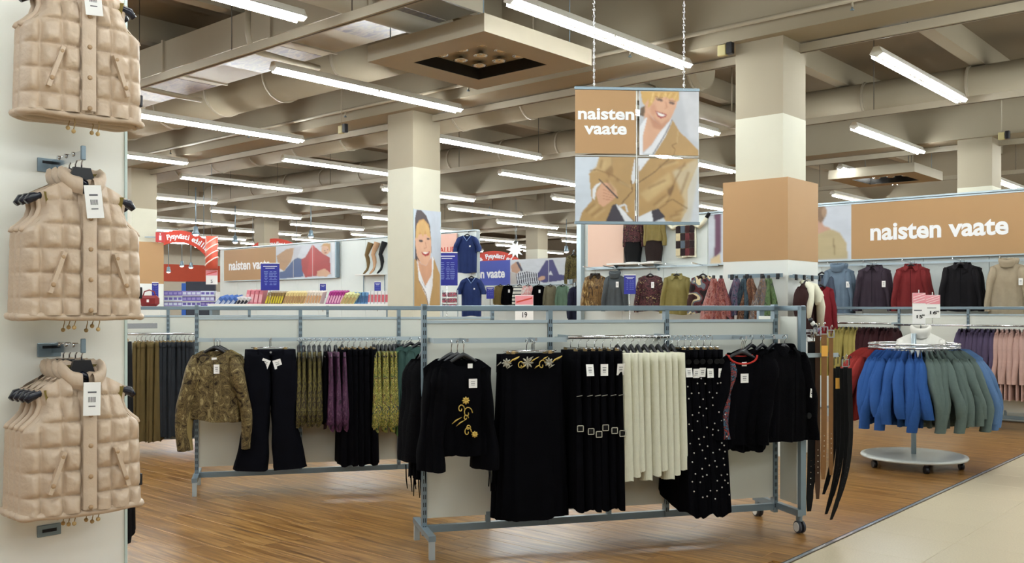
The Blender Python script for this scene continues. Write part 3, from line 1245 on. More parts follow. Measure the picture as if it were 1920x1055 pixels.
def ornament(parent, y, pts, mat=GOLD):
    """embroidered spirals and flowers"""
    for (kind, cx, cz, r_) in pts:
        mb = MB()
        if kind == 'spiral':
            path = [(cx + r_ * (1 - .07 * k) * math.cos(.55 * k) * .75, y, cz + r_ * (1 - .07 * k) * math.sin(.55 * k)) for k in range(13)]
            mb.tube(path, .0035, 5)
        elif kind == 'flower':
            for k in range(8):
                an = math.pi / 4 * k
                mb.tube([(cx, y, cz), (cx + r_ * math.cos(an) * .6, y - .001, cz + r_ * .6 * math.sin(an)), (cx + r_ * math.cos(an), y, cz + r_ * math.sin(an))], [.003, .0075, .003], 5)
        else:
            mb.tube([(cx - r_, y, cz - r_ * .6), (cx - r_ * .2, y - .002, cz + r_ * .1), (cx + r_, y, cz + r_ * .7)], [.003, .011, .003], 6, flat=.4)
        mb.build('embroidery', mat, parent)


def fringe(parent, w, z, n, seed, L=(.06, .16), y=0.0, mat=BLK3, depth=.04):
    rs = random.Random(seed)
    for i in range(n):
        x = -w + 2 * w * (i + rs.random() * .6) / n
        l = L[0] + (L[1] - L[0]) * rs.random()
        yy = y + (rs.random() - .5) * depth * 2
        k = (rs.random() - .5) * .05
        MB().tube([(x, yy, z + .03), (x + k * .4, yy, z - l * .5), (x + k + .008, yy, z - l)], [.004, .0045, .003], 5).build('fringe_strand', mat, parent)


# black jumpers with gold embroidery, on the first arm
for q in range(3):
    off = -.39 + q * .035
    s_ = fr.s_at(868, -.36) - .004 - q * .03
    lab = ['black jumper with gold paisley embroidery at the front of its arm', 'black jumper hanging directly behind the gold embroidered one', 'black jumper hanging third on the arm behind the gold embroidered one'][q]
    t = top('jumper', lab, 'jumper', BLK, fr.w(s_, off, 1.348), FA, 'black jumpers on the arm', sw=.175, L=.585, hw=.165, dp=.055, z0=-.105, nw=.085, ndrop=.05, slope=.06, sl=.6, r0=.075, r1=.055, spread=.012, bell=.03, thick=.58, seed=3 + q, waist=.012)
    if q == 0:
        ornament(t, -.064, [('flower', .0, -.355, .024), ('spiral', -.03, -.405, .03), ('spiral', .01, -.43, .042), ('leaf', -.055, -.475, .03), ('leaf', -.03, -.49, .03), ('spiral', .0, -.46, .022), ('spiral', .01, -.545, .034), ('flower', .055, -.56, .02), ('spiral', .015, -.52, .02)])
        price_tag(t, (.045, -.062, -.225), .052, .055)
        price_tag(t, (.035, -.03, -.135), .03, .028, name='neck_label', ink=False)
    if q == 1:
        for k in range(4):
            MB().tube([(.2 + .012 * k, .01, -.74), (.205 + .01 * k, .012, -.83), (.2 + .014 * k, .01, -.9 - .03 * (k % 2))], .004, 5).build('fringe_strand', BLK3, t)

# black shaggy fringed wraps behind the near post
for q in range(3):
    P = px(818 - q * 11, 640, 6.3 + q * .05)
    t = top('fringed_wrap', ['black fringed wrap beside the slotted post, with a white tag', 'black fringed wrap in the middle of its group behind the slotted post', 'black fringed wrap furthest out towards the teal jackets'][q], 'wrap', BLK3, (P.x, P.y, 1.345 - .0 * q), FA + R(48 + 5 * q), 'fringed wraps', sw=.19, L=.78, hw=.24, dp=.07, folds=8, famp=.014, z0=-.1, sl=.62, r0=.1, r1=.09, spread=.07, bell=.03, seed=20 + q, hemwave=.03)
    fringe(t, .26, -.86, 16, 30 + q, (.06, .2), depth=.07)
    if q == 0:
        price_tag(t, (.02, -.12, -.42), .05, .09)

# long black skirts with gold flowered waistbands
for q in range(4):
    s_ = fr.s_at(997, -.3) - .012 + [0, -.022, .03, .05][q]
    off = -.335 + q * .036
    t = thing('skirt', ['long black pleated skirt with a gold flowered waistband, foremost on its arm', 'long black skirt second behind the gold flowered waistband', 'long black skirt third in the stack beside the buckled trousers', 'long black skirt rearmost in the stack against the rack panel'][q], 'skirt', fr.w(s_, off, 1.348), FA, 'long black skirts')
    part('skirt_body', cached(('skirt', q), lambda: drape_mesh(.385, .03, .45, .1, .98, -.13, 11, .012, 40 + q, 60, 16, .012, pw=.6, top_amp=.2)), BLK2, t)
    part('waistband', cached(('skband',), lambda: drape_mesh(.392, .036, .398, .04, .115, -.085, 5, .001, 3, 44, 3, .0, pw=.6)), BLK2, t)
    clip_hanger(t, .3)
    if q < 2:
        xs = (-.17, -.125, -.08, -.035, .01, .06, .105, .155)
        for k, x in enumerate(xs):
            ornament(t, -.026, [(('flower', 'leaf', 'spiral')[(k + q) % 3], x, -.14 + .018 * math.sin(k * 2.1), .03 + .008 * (k % 2)), ('leaf', x + .02, -.165 + .05 * (k % 2), .018)], GOLD if k % 3 else plain('silver_thread', (170, 166, 150), .5, .2))


ORD = ['first', 'second', 'third', 'fourth', 'fifth', 'sixth', 'seventh', 'eighth', 'ninth', 'tenth', 'eleventh', 'twelfth', 'thirteenth', 'fourteenth']


def edge_row(name, labels, cat, mat, rack, X0, X1, n, off, z, fn, group, jit=4, seed=0, extra=None, turn=90):
    rs = random.Random(seed)
    s0, s1 = rack.s_at(X0, off), rack.s_at(X1, off)
    out = []
    for i in range(n):
        s_ = s0 + (s1 - s0) * (i + .5) / n
        lab, _, anchor = labels.partition('|')
        if anchor:
            lab = '%s, %s from the %s' % (lab, ORD[i], anchor)
        t = thing(name, lab, cat, rack.w(s_, off, z), rack.ang + R(turn + rs.uniform(-jit, jit)), group)
        fn(t, i)
        out.append(t)
        if extra:
            extra(t, i)
    return out


# black trousers with buckled straps, side on
def f_buckle(t, i):
    part('trouser_leg', cached(('btr', i % 3), lambda: drape_mesh(.34, .05, .42, .075, .98, -.105, 6, .006, 50 + i % 3, 40, 14, .012, pw=.55)), BLK2, t)
    part('waistband', cached(('btrw',), lambda: drape_mesh(.345, .05, .345, .05, .05, -.085, 4, .001, 5, 30, 2, 0, pw=.55)), BLK2, t)
    clip_hanger(t, .28)
    x = -.185
    MB().bar((x, -.02, -.36), (x - .004, .02, -.366), .006, .004).build('zip', CHROME, t)
    mb = MB()
    z = -.565 - .02 * (i % 3)
    w2 = .019
    for p_, q_ in (((x - .022, -w2, z - .018), (x - .022, w2, z - .018)), ((x - .022, w2, z - .018), (x - .022, w2, z + .018)), ((x - .022, w2, z + .018), (x - .022, -w2, z + .018)), ((x - .022, -w2, z + .018), (x - .022, -w2, z - .018))):
        mb.bar(p_, q_, .005, .005)
    mb.build('buckle', CHROME, t)
    MB().box((x - .016, .0, z), (.008, .05, .02)).build('strap', BLKL, t)
    if i in (1, 3, 5):
        price_tag(t, (-.185, 0, -.165), .05, .075, rz=R(-90 + (i - 3) * 9), rx=0).rotation_euler = (R(6 * (i - 3)), 0, R(-90))


edge_row('trousers', 'black trousers with a silver buckled strap|flowered skirts', 'trousers', BLK2, fr, 1062, 1152, 6, -.22, 1.36, f_buckle, 'buckled black trousers', 3, 1)


# cream ribbed trousers
def f_cream(t, i):
    L = .81 - .03 * (i % 3) - (.03 if i > 4 else 0)
    part('trouser_leg', cached(('crm', i % 3), lambda: drape_mesh(.34, .045, .4, .07, L, -.1, 9, .0075, 60 + i, 64, 12, .006, pw=.75, pleat=True, top_amp=.5)), CREAMK, t)
    hanger_parts(t, .15, -.085)


edge_row('trousers', 'cream ribbed knit trousers hung side on|buckled black trousers', 'trousers', CREAMK, fr, 1152, 1266, 9, -.26, 1.36, f_cream, 'cream ribbed trousers', 3, 2)


# black skirts with rows of studs
def f_stud(t, i):
    part('skirt_body', cached(('std', i % 3), lambda: drape_mesh(.3, .05, .52, .1, 1.0, -.1, 7, .01, 70 + i, 44, 16, .02, pw=.55, asym=-.05)), BLK2, t)
    part('waistband', cached(('btrw',), None), BLK2, t)
    clip_hanger(t, .26)
    mb = MB()
    for k in range(17):
        z = -.26 - .048 * k
        x = -(.15 + .11 * (k + 3) / 21) - .008
        if (k * 7 + i * 3) % 4:
            mb.lathe([(.001, .005), (.0035, .0035), (.005, 0), (.0035, -.0035), (.001, -.005)], 6, (x - .008, .014 * math.sin(k * 2.3 + i), z + .012 * math.sin(k * 5 + i * 2)))
    s_ = mb.build('studs', plain('pearl_stud', (210, 205, 200), .3, .4), t)
    s_['kind'] = 'stuff'
    MB().tube([(-.17, -.004, -.16), (-.182, .004, -.16)], .018, 10).build('button', BLKL, t)
    if i in (0, 1, 2, 3, 5):
        price_tag(t, (-.178, 0, -.2 - .006 * (i % 2)), .045, .06).rotation_euler = (R((-12, 5, 8, -4, 0, 3)[i]), 0, R(-90))


edge_row('skirt', 'black studded skirt hung side on|cream trousers', 'skirt', BLK2, fr, 1264, 1338, 6, -.24, 1.36, f_stud, 'studded black skirts', 4, 3)

# black top with red neckline, and printed tops behind it
for q in range(3):
    s_ = fr.s_at(1385, -.34) + q * .035
    t = top('knit_top', ['black top with a red edged neckline and white tags', 'black top with flower printed sleeves and red cuffs', 'black top hidden behind the two with red edging'][q], 'top', BLK2, fr.w(s_, -.375 + q * .04, 1.352), FA + R(2 + 9 * q), 'tops with red edging', sw=.17, L=.62, hw=.19, dp=.05, z0=-.115, nw=.11, ndrop=.055, slope=.035, sl=.5, r0=.075, r1=.05, spread=.05, bell=.02, seed=80 + q, hemwave=.03, folds=7, sleeve_mat=BLUEPR if q == 1 else None)
    if q == 0:
        pts = [(.108 * math.cos(an), -.02 - .012 * math.sin(an), -.117 - .056 * math.sin(an)) for an in [math.pi * k / 14 for k in range(15)]]
        MB().tube(pts, .0065, 6).build('neck_trim', REDTRIM, t)
        pts = [(.108 * math.cos(an), .016, -.113 - .012 * math.sin(an)) for an in [math.pi * k / 10 for k in range(11)]]
        MB().tube(pts, .0055, 6).build('neck_trim', REDTRIM, t)
        price_tag(t, (-.01, -.056, -.235), .058, .06)
        price_tag(t, (.01, -.02, -.16), .036, .028, name='neck_label', ink=False)
    if q == 1:
        for s2 in (-1, 1):
            MB().tube([(s2 * .2 - .04, -.03, -.655), (s2 * .2 + .04, -.02, -.65)], .008, 6).build('cuff_trim', REDTRIM, t)

# black jackets turned towards the end frame
for q in range(4):
    s_ = fr.s_at(1462 - q * 14, -.3)
    t = top('jacket', ['black wool jacket with one big button and a white tag by the end frame', 'black wool jacket second from the end frame', 'black wool jacket third from the end frame', 'black wool jacket fourth from the end frame, next to the printed top'][q], 'jacket', BLK3, fr.w(s_, -.36 + .045 * q, 1.36), FA + R(16 - 3 * q), 'black jackets', sw=.205, L=.62, hw=.215, dp=.075, z0=-.085, nw=.07, ndrop=.03, slope=.045, sl=.57, r0=.09, r1=.06, spread=.05, seed=90 + q, collar='shirt' if q == 0 else None)
    if q == 0:
        price_tag(t, (.19, -.07, -.36), .046, .06).rotation_euler = (0, R(12), R(18))
        MB().tube([(.15, -.075, -.54), (.15, -.084, -.54)], .02, 14).build('button', BLKL, t)
        MB().box((.02, -.078, -.42), (.004, .006, .5)).build('front_edge', BLK2, t)


# belts on the end of the rack
def belt(label, mat, X, d, ytop, ybot, w, curve, buckle=True, seed=0, pointed=True, name='belt', turn=0.0, tagc=None):
    P = px(X, ytop, d)
    zb = zpx(ybot, d)
    L = P.z - zb
    t = thing(name, label, 'belt', P, FA + turn, 'belts on the rack end')
    bend = lambda u: curve * math.sin(u * math.pi * .62) ** 2 - curve * 2.6 * u ** 2.2
    vs = []
    m = 14
    for j in range(m):
        u = j / (m - 1)
        x = bend(u)
        z = -L * u
        ww = w / 2 * (1 if (not pointed or u < .96) else .55)
        for y in (-.002, .002):
            vs += [(x - ww, y, z), (x + ww, y, z)]
    fs = []
    for j in range(m - 1):
        o_ = j * 4
        fs += [(o_, o_ + 1, o_ + 5, o_ + 4), (o_ + 3, o_ + 2, o_ + 6, o_ + 7), (o_ + 2, o_, o_ + 4, o_ + 6), (o_ + 1, o_ + 3, o_ + 7, o_ + 5)]
    fs += [(0, 2, 3, 1), (m * 4 - 4, m * 4 - 3, m * 4 - 1, m * 4 - 2)]
    MB().add(vs, fs).build('strap', mat, t)
    mb = MB()
    for k in range(5):
        u = .84 - .035 * k
        x = bend(u)
        mb.tube([(x, -.0025, -L * u), (x, -.0045, -L * u)], .0035, 6)
    s_ = mb.build('holes', CHROME if buckle else DARK, t)
    s_['kind'] = 'stuff'
    if buckle:
        mb = MB()
        hw = w / 2 + .008
        for p_, q_ in (((-hw, 0, 0), (hw, 0, 0)), ((hw, 0, 0), (hw, 0, .05)), ((hw, 0, .05), (-hw, 0, .05)), ((-hw, 0, .05), (-hw, 0, 0))):
            mb.bar(p_, q_, .006, .006)
        mb.build('buckle', CHROME, t)
    MB().tube([(0, 0, .02), (0, 0, .07), (0, -.012, .085), (0, -.02, .07)], .003, 6).build('belt_hook', CHROME if buckle else BLACKP, t)
    if tagc:
        price_tag(t, (.0, -.008, -.08), .05, .075, ink=False).material_slots[0].material = tagc
    return t


belt('wide dark leather belt next to the end frame post', BLKL, 1521, 6.62, 640, 958, .055, .01, seed=1)
belt('narrow black belt with beads behind the tan belts', BLKL, 1530, 6.66, 640, 925, .03, .02, seed=2)
belt('brown leather belt ending above the other belt tips', BROWNL, 1533, 6.63, 628, 935, .04, .0, seed=3)
belt('long tan leather belt with the orange tag', TANL, 1545, 6.57, 626, 898, .042, .004, seed=4, tagc=ORNG)
belt('short tan leather belt beside the black hooked belts', TANL, 1558, 6.6, 632, 890, .034, .0, seed=5)
for q in range(5):
    belt(['black belt closest to the tan belts with a pale hook', 'black belt second in the row of pale hooks', 'black belt in the middle of the row of pale hooks', 'studded black belt fourth in the row of pale hooks', 'outermost black belt, curving widest from the rack'][q], BLKL, 1564 + 7.2 * q, 6.7 - .03 * q, 690 - 3 * (q % 2), (925, 962, 945, 972, 955)[q], .036, .05 + .006 * q, q == 3, seed=6 + q, tagc=ORNG if q == 1 else None)
MB().bar((LX3 + .05, -.24, 1.22), (LX3 + .36, -.24, 1.22), .012, .03).build('belt_arm', STEEL_L, fr.t)
MB().bar((LX3 + .05, -.2, 1.39), (LX3 + .22, -.2, 1.39), .012, .02).build('belt_arm', CHROME, fr.t)
for q in range(4):
    P = px(1520 + 4 * q, 600 + 6 * q, 6.75)
    o = MB().lathe([(.001, .02), (.014, .012), (.018, 0), (.012, -.014), (.001, -.02)], 10).build('hair_clip', (BLACKP, WHITEP, BLACKP, plain('lilac', (120, 104, 160), .4))[q], None, P)
    tag(o, ['small black trinket hanging highest above the belts', 'small white trinket hanging above the belts', 'small black trinket just over the belt buckles', 'small lilac trinket hanging over the belts'][q], 'trinket')

# ------------------------------------------------------------------ second rack, behind
mr = Rack((-2.68, 8.03, 0), R(14.6), 3, .86, 'grey steel gondola rack with printed blouses and dark jeans')
mr.rail(.02, 3 * .86 - .02, -.2, 1.283, n_br=4)
for x, off in ((mr.s_at(402, -.25), -.36), (mr.s_at(508, -.25), -.34)):
    MB().bar((x, -.2, 1.29), (x, off, 1.29), .014, .02).build('faceout_arm', CHROME, mr.t)
MA = mr.ang
for q in range(3):
    t = top('blouse', ['brown floral print blouse facing out on its hanger, with a white tag', 'brown floral print blouse directly behind the tagged one', 'pale brown blouse rearmost on the same arm'][q], 'blouse', CAMO if q < 2 else fabric('khaki', (142, 126, 82)), mr.w(mr.s_at(402, -.34) + .02 * q, -.355 + .04 * q, 1.29), MA + R(3 * q), 'floral blouses', sw=.19, L=.58, hw=.2, dp=.05, z0=-.085, nw=.09, ndrop=.05, slope=.06, sl=.74, r0=.1, r1=.06, spread=.075, bend=.03, seed=100 + q, tilt=-.02, folds=6)
    if q == 0:
        price_tag(t, (.02, -.056, -.2), .045, .075)
        price_tag(t, (.0, -.02, -.145), .04, .025, name='neck_label', ink=False)
        MB().box((-.005, -.05, -.4), (.004, .006, .45)).build('front_edge', fabric('dark_brown', (60, 46, 28)), t)


def jeans(name, label, mat, loc, rz, seed, L=.98, group=None):
    t = thing(name, label, 'jeans', loc, rz, group)
    for s_ in (-1, 1):
        part('trouser_leg', cached(('jl', s_, seed), lambda: leg_mesh(s_, .4, L, .3, .225, .2, .27, .1, -.1, .008, .008, seed)), mat, t)
    part('waistband', cached(('jw',), lambda: drape_mesh(.4, .1, .404, .104, .045, -.085, 4, .001, 2, 40, 3, 0, pw=.6)), mat, t)
    clip_hanger(t, .3)
    return t


for q in range(2):
    t = jeans('jeans', ['dark flared jeans facing out with two white tags at the waist', 'dark flared jeans behind the pair with the white tags'][q], DENIM, mr.w(mr.s_at(508, -.34) - .01 * q, -.335 + .07 * q, 1.29), MA - R(2), 5 + q, group='dark flared jeans')
    if q == 0:
        price_tag(t, (-.03, -.06, -.165), .066, .072).rotation_euler = (0, R(22), 0)
        price_tag(t, (.045, -.064, -.168), .066, .074).rotation_euler = (0, R(-16), 0)
        for s_ in (-1, 1):
            MB().tube([(s_ * .17, -.045, -.15), (s_ * .13, -.054, -.19), (s_ * .07, -.058, -.165)], .0022, 5).build('pocket_seam', plain('navy_seam', (70, 72, 92), .7), t)
            MB().box((s_ * .1, -.05, -.107), (.012, .008, .055)).build('belt_loop', DENIM, t)
        MB().tube([(0, -.054, -.107), (0, -.06, -.107)], .009, 10).build('button', CHROME, t)


def f_blouse(mat, L, seed, bw=.34, bt=.075):
    def fn(t, i):
        part('body', cached(('edgeb', L, seed, i % 2), lambda: drape_mesh(.3, .03, bw, bt, L, -.105, 7, .008, seed + i % 2, 36, 14, .03, mid=[(.5, .36), (.85, bw + .06)], pw=.6)), mat, t)
        hanger_parts(t, .17, -.085)
    return fn


edge_row('blouse', 'dark olive patterned blouse hung side on|jeans', 'blouse', OLIVEP, mr, 556, 604, 5, -.22, 1.283, f_blouse(OLIVEP, .6, 110), 'olive blouses', 5, 4)
edge_row('blouse', 'black blouse hung side on behind the purple ones', 'blouse', BLK2, mr, 603, 617, 1, -.2, 1.283, f_blouse(BLK2, .58, 120), 'olive blouses', 5, 4)
edge_row('blouse', 'purple patterned blouse hung side on|olive blouses', 'blouse', PURPLEP, mr, 612, 648, 3, -.26, 1.283, f_blouse(PURPLEP, .64, 112), 'purple blouses', 7, 5)


def f_trs(mat, L, seed):
    def fn(t, i):
        part('trouser_leg', cached(('trs', L, seed, i % 3), lambda: drape_mesh(.32, .055, .4, .08, L, -.09, 5, .007, seed + i % 3, 36, 14, .01, pw=.55)), mat, t)
        part('waistband', cached(('btrw',), None), mat, t)
        clip_hanger(t, .26)
    return fn


edge_row('trousers', 'plain black trousers hung side on|purple blouses', 'trousers', BLK2, mr, 634, 704, 6, -.22, 1.283, f_trs(BLK2, .97, 130), 'plain black trousers', 4, 6)
edge_row('blouse', 'yellow and green flowered blouse hung side on|plain black trousers', 'blouse', YELP, mr, 698, 742, 6, -.24, 1.283, f_blouse(YELP, .66, 114), 'yellow flowered blouses', 4, 7)
edge_row('blouse', 'green patterned blouse hung side on|yellow flowered ones', 'blouse', GREENP, mr, 740, 766, 4, -.18, 1.283, f_blouse(GREENP, .7, 116), 'green blouses', 4, 8)
for q in range(3):
    top('jacket', ['teal jacket nearest the slotted post of the front rack', 'teal jacket in the middle of its group', 'teal jacket next to the green blouses'][q], 'jacket', TEAL, mr.w(mr.s_at(800 - 14 * q, -.3), -.34 + .05 * q, 1.29), MA + R(14), 'teal jackets', sw=.2, L=.66, hw=.22, z0=-.07, dp=.06, nw=.08, ndrop=.03, seed=140, spread=.04)

# ------------------------------------------------------------------ third rack, by the vest column
lr = Rack((-4.62, 10.2, 0), R(13), 3, .86, 'grey steel gondola rack with olive and charcoal trousers')
lr.chrome_rail(.28, 2.2, -.22, 1.27)
OLV = fabric('olive_cord', (92, 78, 46), .85)
CHAR = fabric('charcoal_denim', (36, 40, 46), .85)
edge_row('trousers', 'olive brown trousers hung side on|vest column', 'trousers', OLV, lr, 252, 302, 6, -.24, 1.268, f_trs(OLV, 1.04, 150), 'olive trousers', 5, 9)
edge_row('trousers', 'charcoal trousers hung side on|olive brown ones', 'trousers', CHAR, lr, 300, 366, 8, -.22, 1.268, f_trs(CHAR, 1.0, 153), 'charcoal trousers', 5, 10)
P = px(251, 640, 4.78)
t = thing('trousers', 'black trousers hanging on the side of the vest column', 'trousers', (P.x - .06, P.y + .02, P.z + .08), R(105))
f_trs(BLK2, .99, 158)(t, 0)
ARM_ME = MB().bar((0, 0, 0), (.3, 0, 0), .014, .026).mesh('faceout_arm')
part('faceout_arm', ARM_ME, CHROME, vc, (.375, -.1, P.z + .08))

# ------------------------------------------------------------------ rack along the tan banner wall
WA = 13.45
b0, d0 = b_on_a(1568, WA)
wr = Rack(ab(WA, b0), FACE_G1, 4, .9, 'grey steel gondola rack under the tan banner with knitwear', foot_left=True)
wr.chrome_rail(-.1, .88, -.26, 1.335)
wr.chrome_rail(.92, 3.6, -.26, 1.32)
for name, X0, X1, n, mat, lab, grp, L in (
        ('cardigan', 1552, 1614, 9, fabric('mustard_knit', (150, 138, 78)), 'mustard yellow cardigan hung side on|tan clad column', 'mustard cardigans', .7),
        ('cardigan', 1613, 1682, 9, fabric('maroon_knit', (50, 22, 27)), 'maroon cardigan hung side on|mustard ones', 'maroon cardigans', .6),
        ('cardigan', 1798, 1870, 9, fabric('heather_purple', (78, 68, 94)), 'heather purple cardigan hung side on|white turtleneck', 'purple cardigans', .85),
        ('cardigan', 1868, 1945, 9, fabric('dusty_pink', (188, 156, 148)), 'dusty pink cardigan hung side on|purple ones', 'pink cardigans', .9)):
    def fn(t, i, mat=mat, L=L):
        part('body', cached(('wc', L, i % 2), lambda: body_mesh(.19, L, .21, .03, seed=160 + i % 2, nu=14, nv=12, z0=-.05, famp=.008, slope=.06)), mat, t)
        for s_ in (-1, 1):
            part('sleeve', cached(('wcs', L, s_, i % 2), lambda: sleeve_mesh(s_, .19, -.05, .06, min(L, .62), .05, .034, .03, .03 * (i % 3 - 1), .8, 0, .005, 160 + i % 2, 9, 9)), mat, t)
        part('hanger', cached(('hgs',), lambda: MB().tube([(-.17, 0, -.125), (0, 0, -.055), (.17, 0, -.125)], .007, 6).mesh('hanger')), BLACKP, t)
    edge_row(name, lab, 'cardigan', mat, wr, X0, X1, n - 1, -.27, 1.335, fn, grp, 9, int(X0))

# ------------------------------------------------------------------ round rack with fleeces
RC = Vector((3.93, 9.24, 0))
rr = thing('round_rack', 'round chrome clothes rack on a white wheeled disc', 'clothes rack', RC)
MB().lathe([(.001, .125), (.44, .125), (.485, .118), (.492, .105), (.485, .092), (.44, .088), (.001, .088)], 48).build('base_disc', plain('disc_white', (214, 220, 216), .22, .1, .03, 4), rr)
MB().tube([(0, 0, .12), (0, 0, 1.3)], .024, 14).build('pole', STEEL_L, rr)
for q in range(5):
    an = R(-90 + 72 * q - 8)
    c_ = MB().box((.42 * math.cos(an), .42 * math.sin(an), .085), (.03, .03, .03)).build('castor', BLACKP, rr)
    MB().tube([(.42 * math.cos(an) - .018, .42 * math.sin(an), .036), (.42 * math.cos(an) + .018, .42 * math.sin(an), .036)], .036, 14).build('wheel', BLACKP, c_)
for k, z in enumerate((1.165, 1.2)):
    MB().tube([(.41 * math.cos(2 * math.pi * q / 40), .41 * math.sin(2 * math.pi * q / 40), z) for q in range(41)], .011, 8, cap=False).build('ring', CHROME, rr)
for q in range(4):
    an = R(45 + 90 * q)
    MB().tube([(0, 0, 1.165), (.41 * math.cos(an), .41 * math.sin(an), 1.165)], .01, 8).build('spoke', CHROME, rr)
FL = [('red', (140, 46, 42), -142, -72, 9), ('blue', (40, 78, 138), -70, -13, 10), ('grey_green', (88, 102, 98), -12, 38, 9), ('light_blue', (84, 114, 154), 39, 92, 8), ('cream', (222, 218, 204), 98, 212, 8)]
rs = random.Random(9)
for nm, rgb, a0, a1, n in FL:
    mt = fabric('fleece_' + nm, rgb, .95, .12, 30, .5, 220, .4)
    for i in range(n):
        ph_ = R(a0 + (a1 - a0) * (i + .5) / n - 90 + rs.uniform(-1.2, 1.2))
        w_ = {'red': 'red', 'blue': 'royal blue', 'grey_green': 'grey green', 'light_blue': 'light blue', 'cream': 'cream'}[nm]
        t = thing('fleece_jumper', w_ + ' fleece jumper on the round rack' + ({'red': ', %s from the belts', 'blue': ', %s from the red ones', 'grey_green': ', %s from the royal blue ones', 'light_blue': ', %s from the grey green ones', 'cream': ' turned away, %s from the light blue ones'}[nm] % ORD[i]), 'jumper', (RC.x + .41 * math.cos(ph_), RC.y + .41 * math.sin(ph_), 1.185), ph_ + R(rs.uniform(-9, 9)), w_ + ' fleeces')
        q = i % 3
        part('body', cached(('fb', q), lambda: body_mesh(.2, .68, .235, .03, seed=170 + q, nu=14, nv=14, z0=-.03, famp=.012, slope=.085, hemwave=.03)), mt, t)
        for s_ in (-1, 1):
            part('sleeve', cached(('fs', s_, q), lambda: sleeve_mesh(s_, .2, -.03, .085, .52 + .06 * q, .055, .05, .13 if s_ > 0 else .0, .07 * (q - 1), .95, 0, .007, 170 + q, 10, 11, .03)), mt, t)
        o = part('hanger', cached(('hgr',), lambda: MB().tube([(-.17, 0, -.125), (0, 0, -.04), (.17, 0, -.125)], .007, 6).mesh('hanger')), BLACKP, t)
        part('hook', cached(('hkr',), lambda: MB().tube([(0, 0, -.05), (0, 0, -.02), (0, -.016, 0), (0, 0, .017), (0, .014, .004)], .003, 5).mesh('hook')), CHROME, o)
t = top('turtleneck', 'white turtleneck jumper on top of the round rack', 'turtleneck', fabric('white_knit', (236, 234, 226), .9, .06), (RC.x + .09, RC.y + .05, 1.4), R(-20), None, collar='turtle', sw=.22, L=.42, hw=.23, dp=.1, z0=-.09, slope=.075, nw=.07, ndrop=.04, sl=.3, spread=.02, seed=181)
MB().tube([(.09, .05, 1.29), (.09, .05, 1.62)], .006, 6).build('sign_pole', CHROME, rr)
for q, (x0, y0, x1, y1, pr, lab) in enumerate(((1711, 549, 1735, 607, '15', 'narrow taller pink and white price card above the round rack'), (1734, 553, 1763, 596, '16', 'wider shorter pink and white price card above the round rack'))):
    d = 9.2 + .02 * q
    A, B = px(x0, y0, d), px(x1, y1, d)
    w, h = B.x - A.x, A.z - B.z
    t = thing('price_sign', lab, 'price sign', ((A.x + B.x) / 2, d, (A.z + B.z) / 2), R(-4 + 6 * q))
    MB().box((0, 0, 0), (w, .004, h), bev=.001).build('card', PAPER, t)
    hh = h * (.34 if q == 0 else .4)
    MB().box((0, -.0025, h / 2 - hh / 2), (w * .98, .002, hh * .96)).build('pink_band', plain('pink_print', (232, 150, 160), .5), t)
    for k in range(3):
        MB().box((0, -.004, h / 2 - hh * (.25 + .25 * k)), (w * .9, .001, hh * .07), Matrix.Rotation(R(-18), 3, 'Y')).build('band_stripe', plain('pale_print', (250, 220, 222), .5), t)
    MB().box((-.01, -.003, -h * .06), (w * .6, .001, h * .03)).build('small_print', INK, t)
    lettering(pr, .045, BLACKINK, t, (0, -.004, -h * .27), .02, width=w * .45)
    lettering('95', .02, BLACKINK, t, (w * .33, -.004, -h * .22), .02, width=w * .2)
    MB().tube([(0, .003, h / 2 - .01), (0, .003, h / 2 + .03)], .004, 6).build('clip', WHITEP, t)
    MB().tube([(0, .004, 1.4 - (A.z + B.z) / 2), (0, .004, -h / 2 + .01)], .003, 6).build('stem', CHROME, t)

# ------------------------------------------------------------------ quilted vests on the near column
VEST = fabric('beige_nylon', (204, 183, 160), .38, .05, 6, .3, 45, .1, .5)
LINING = fabric('olive_lining', (128, 112, 58), .7)


VX = .86


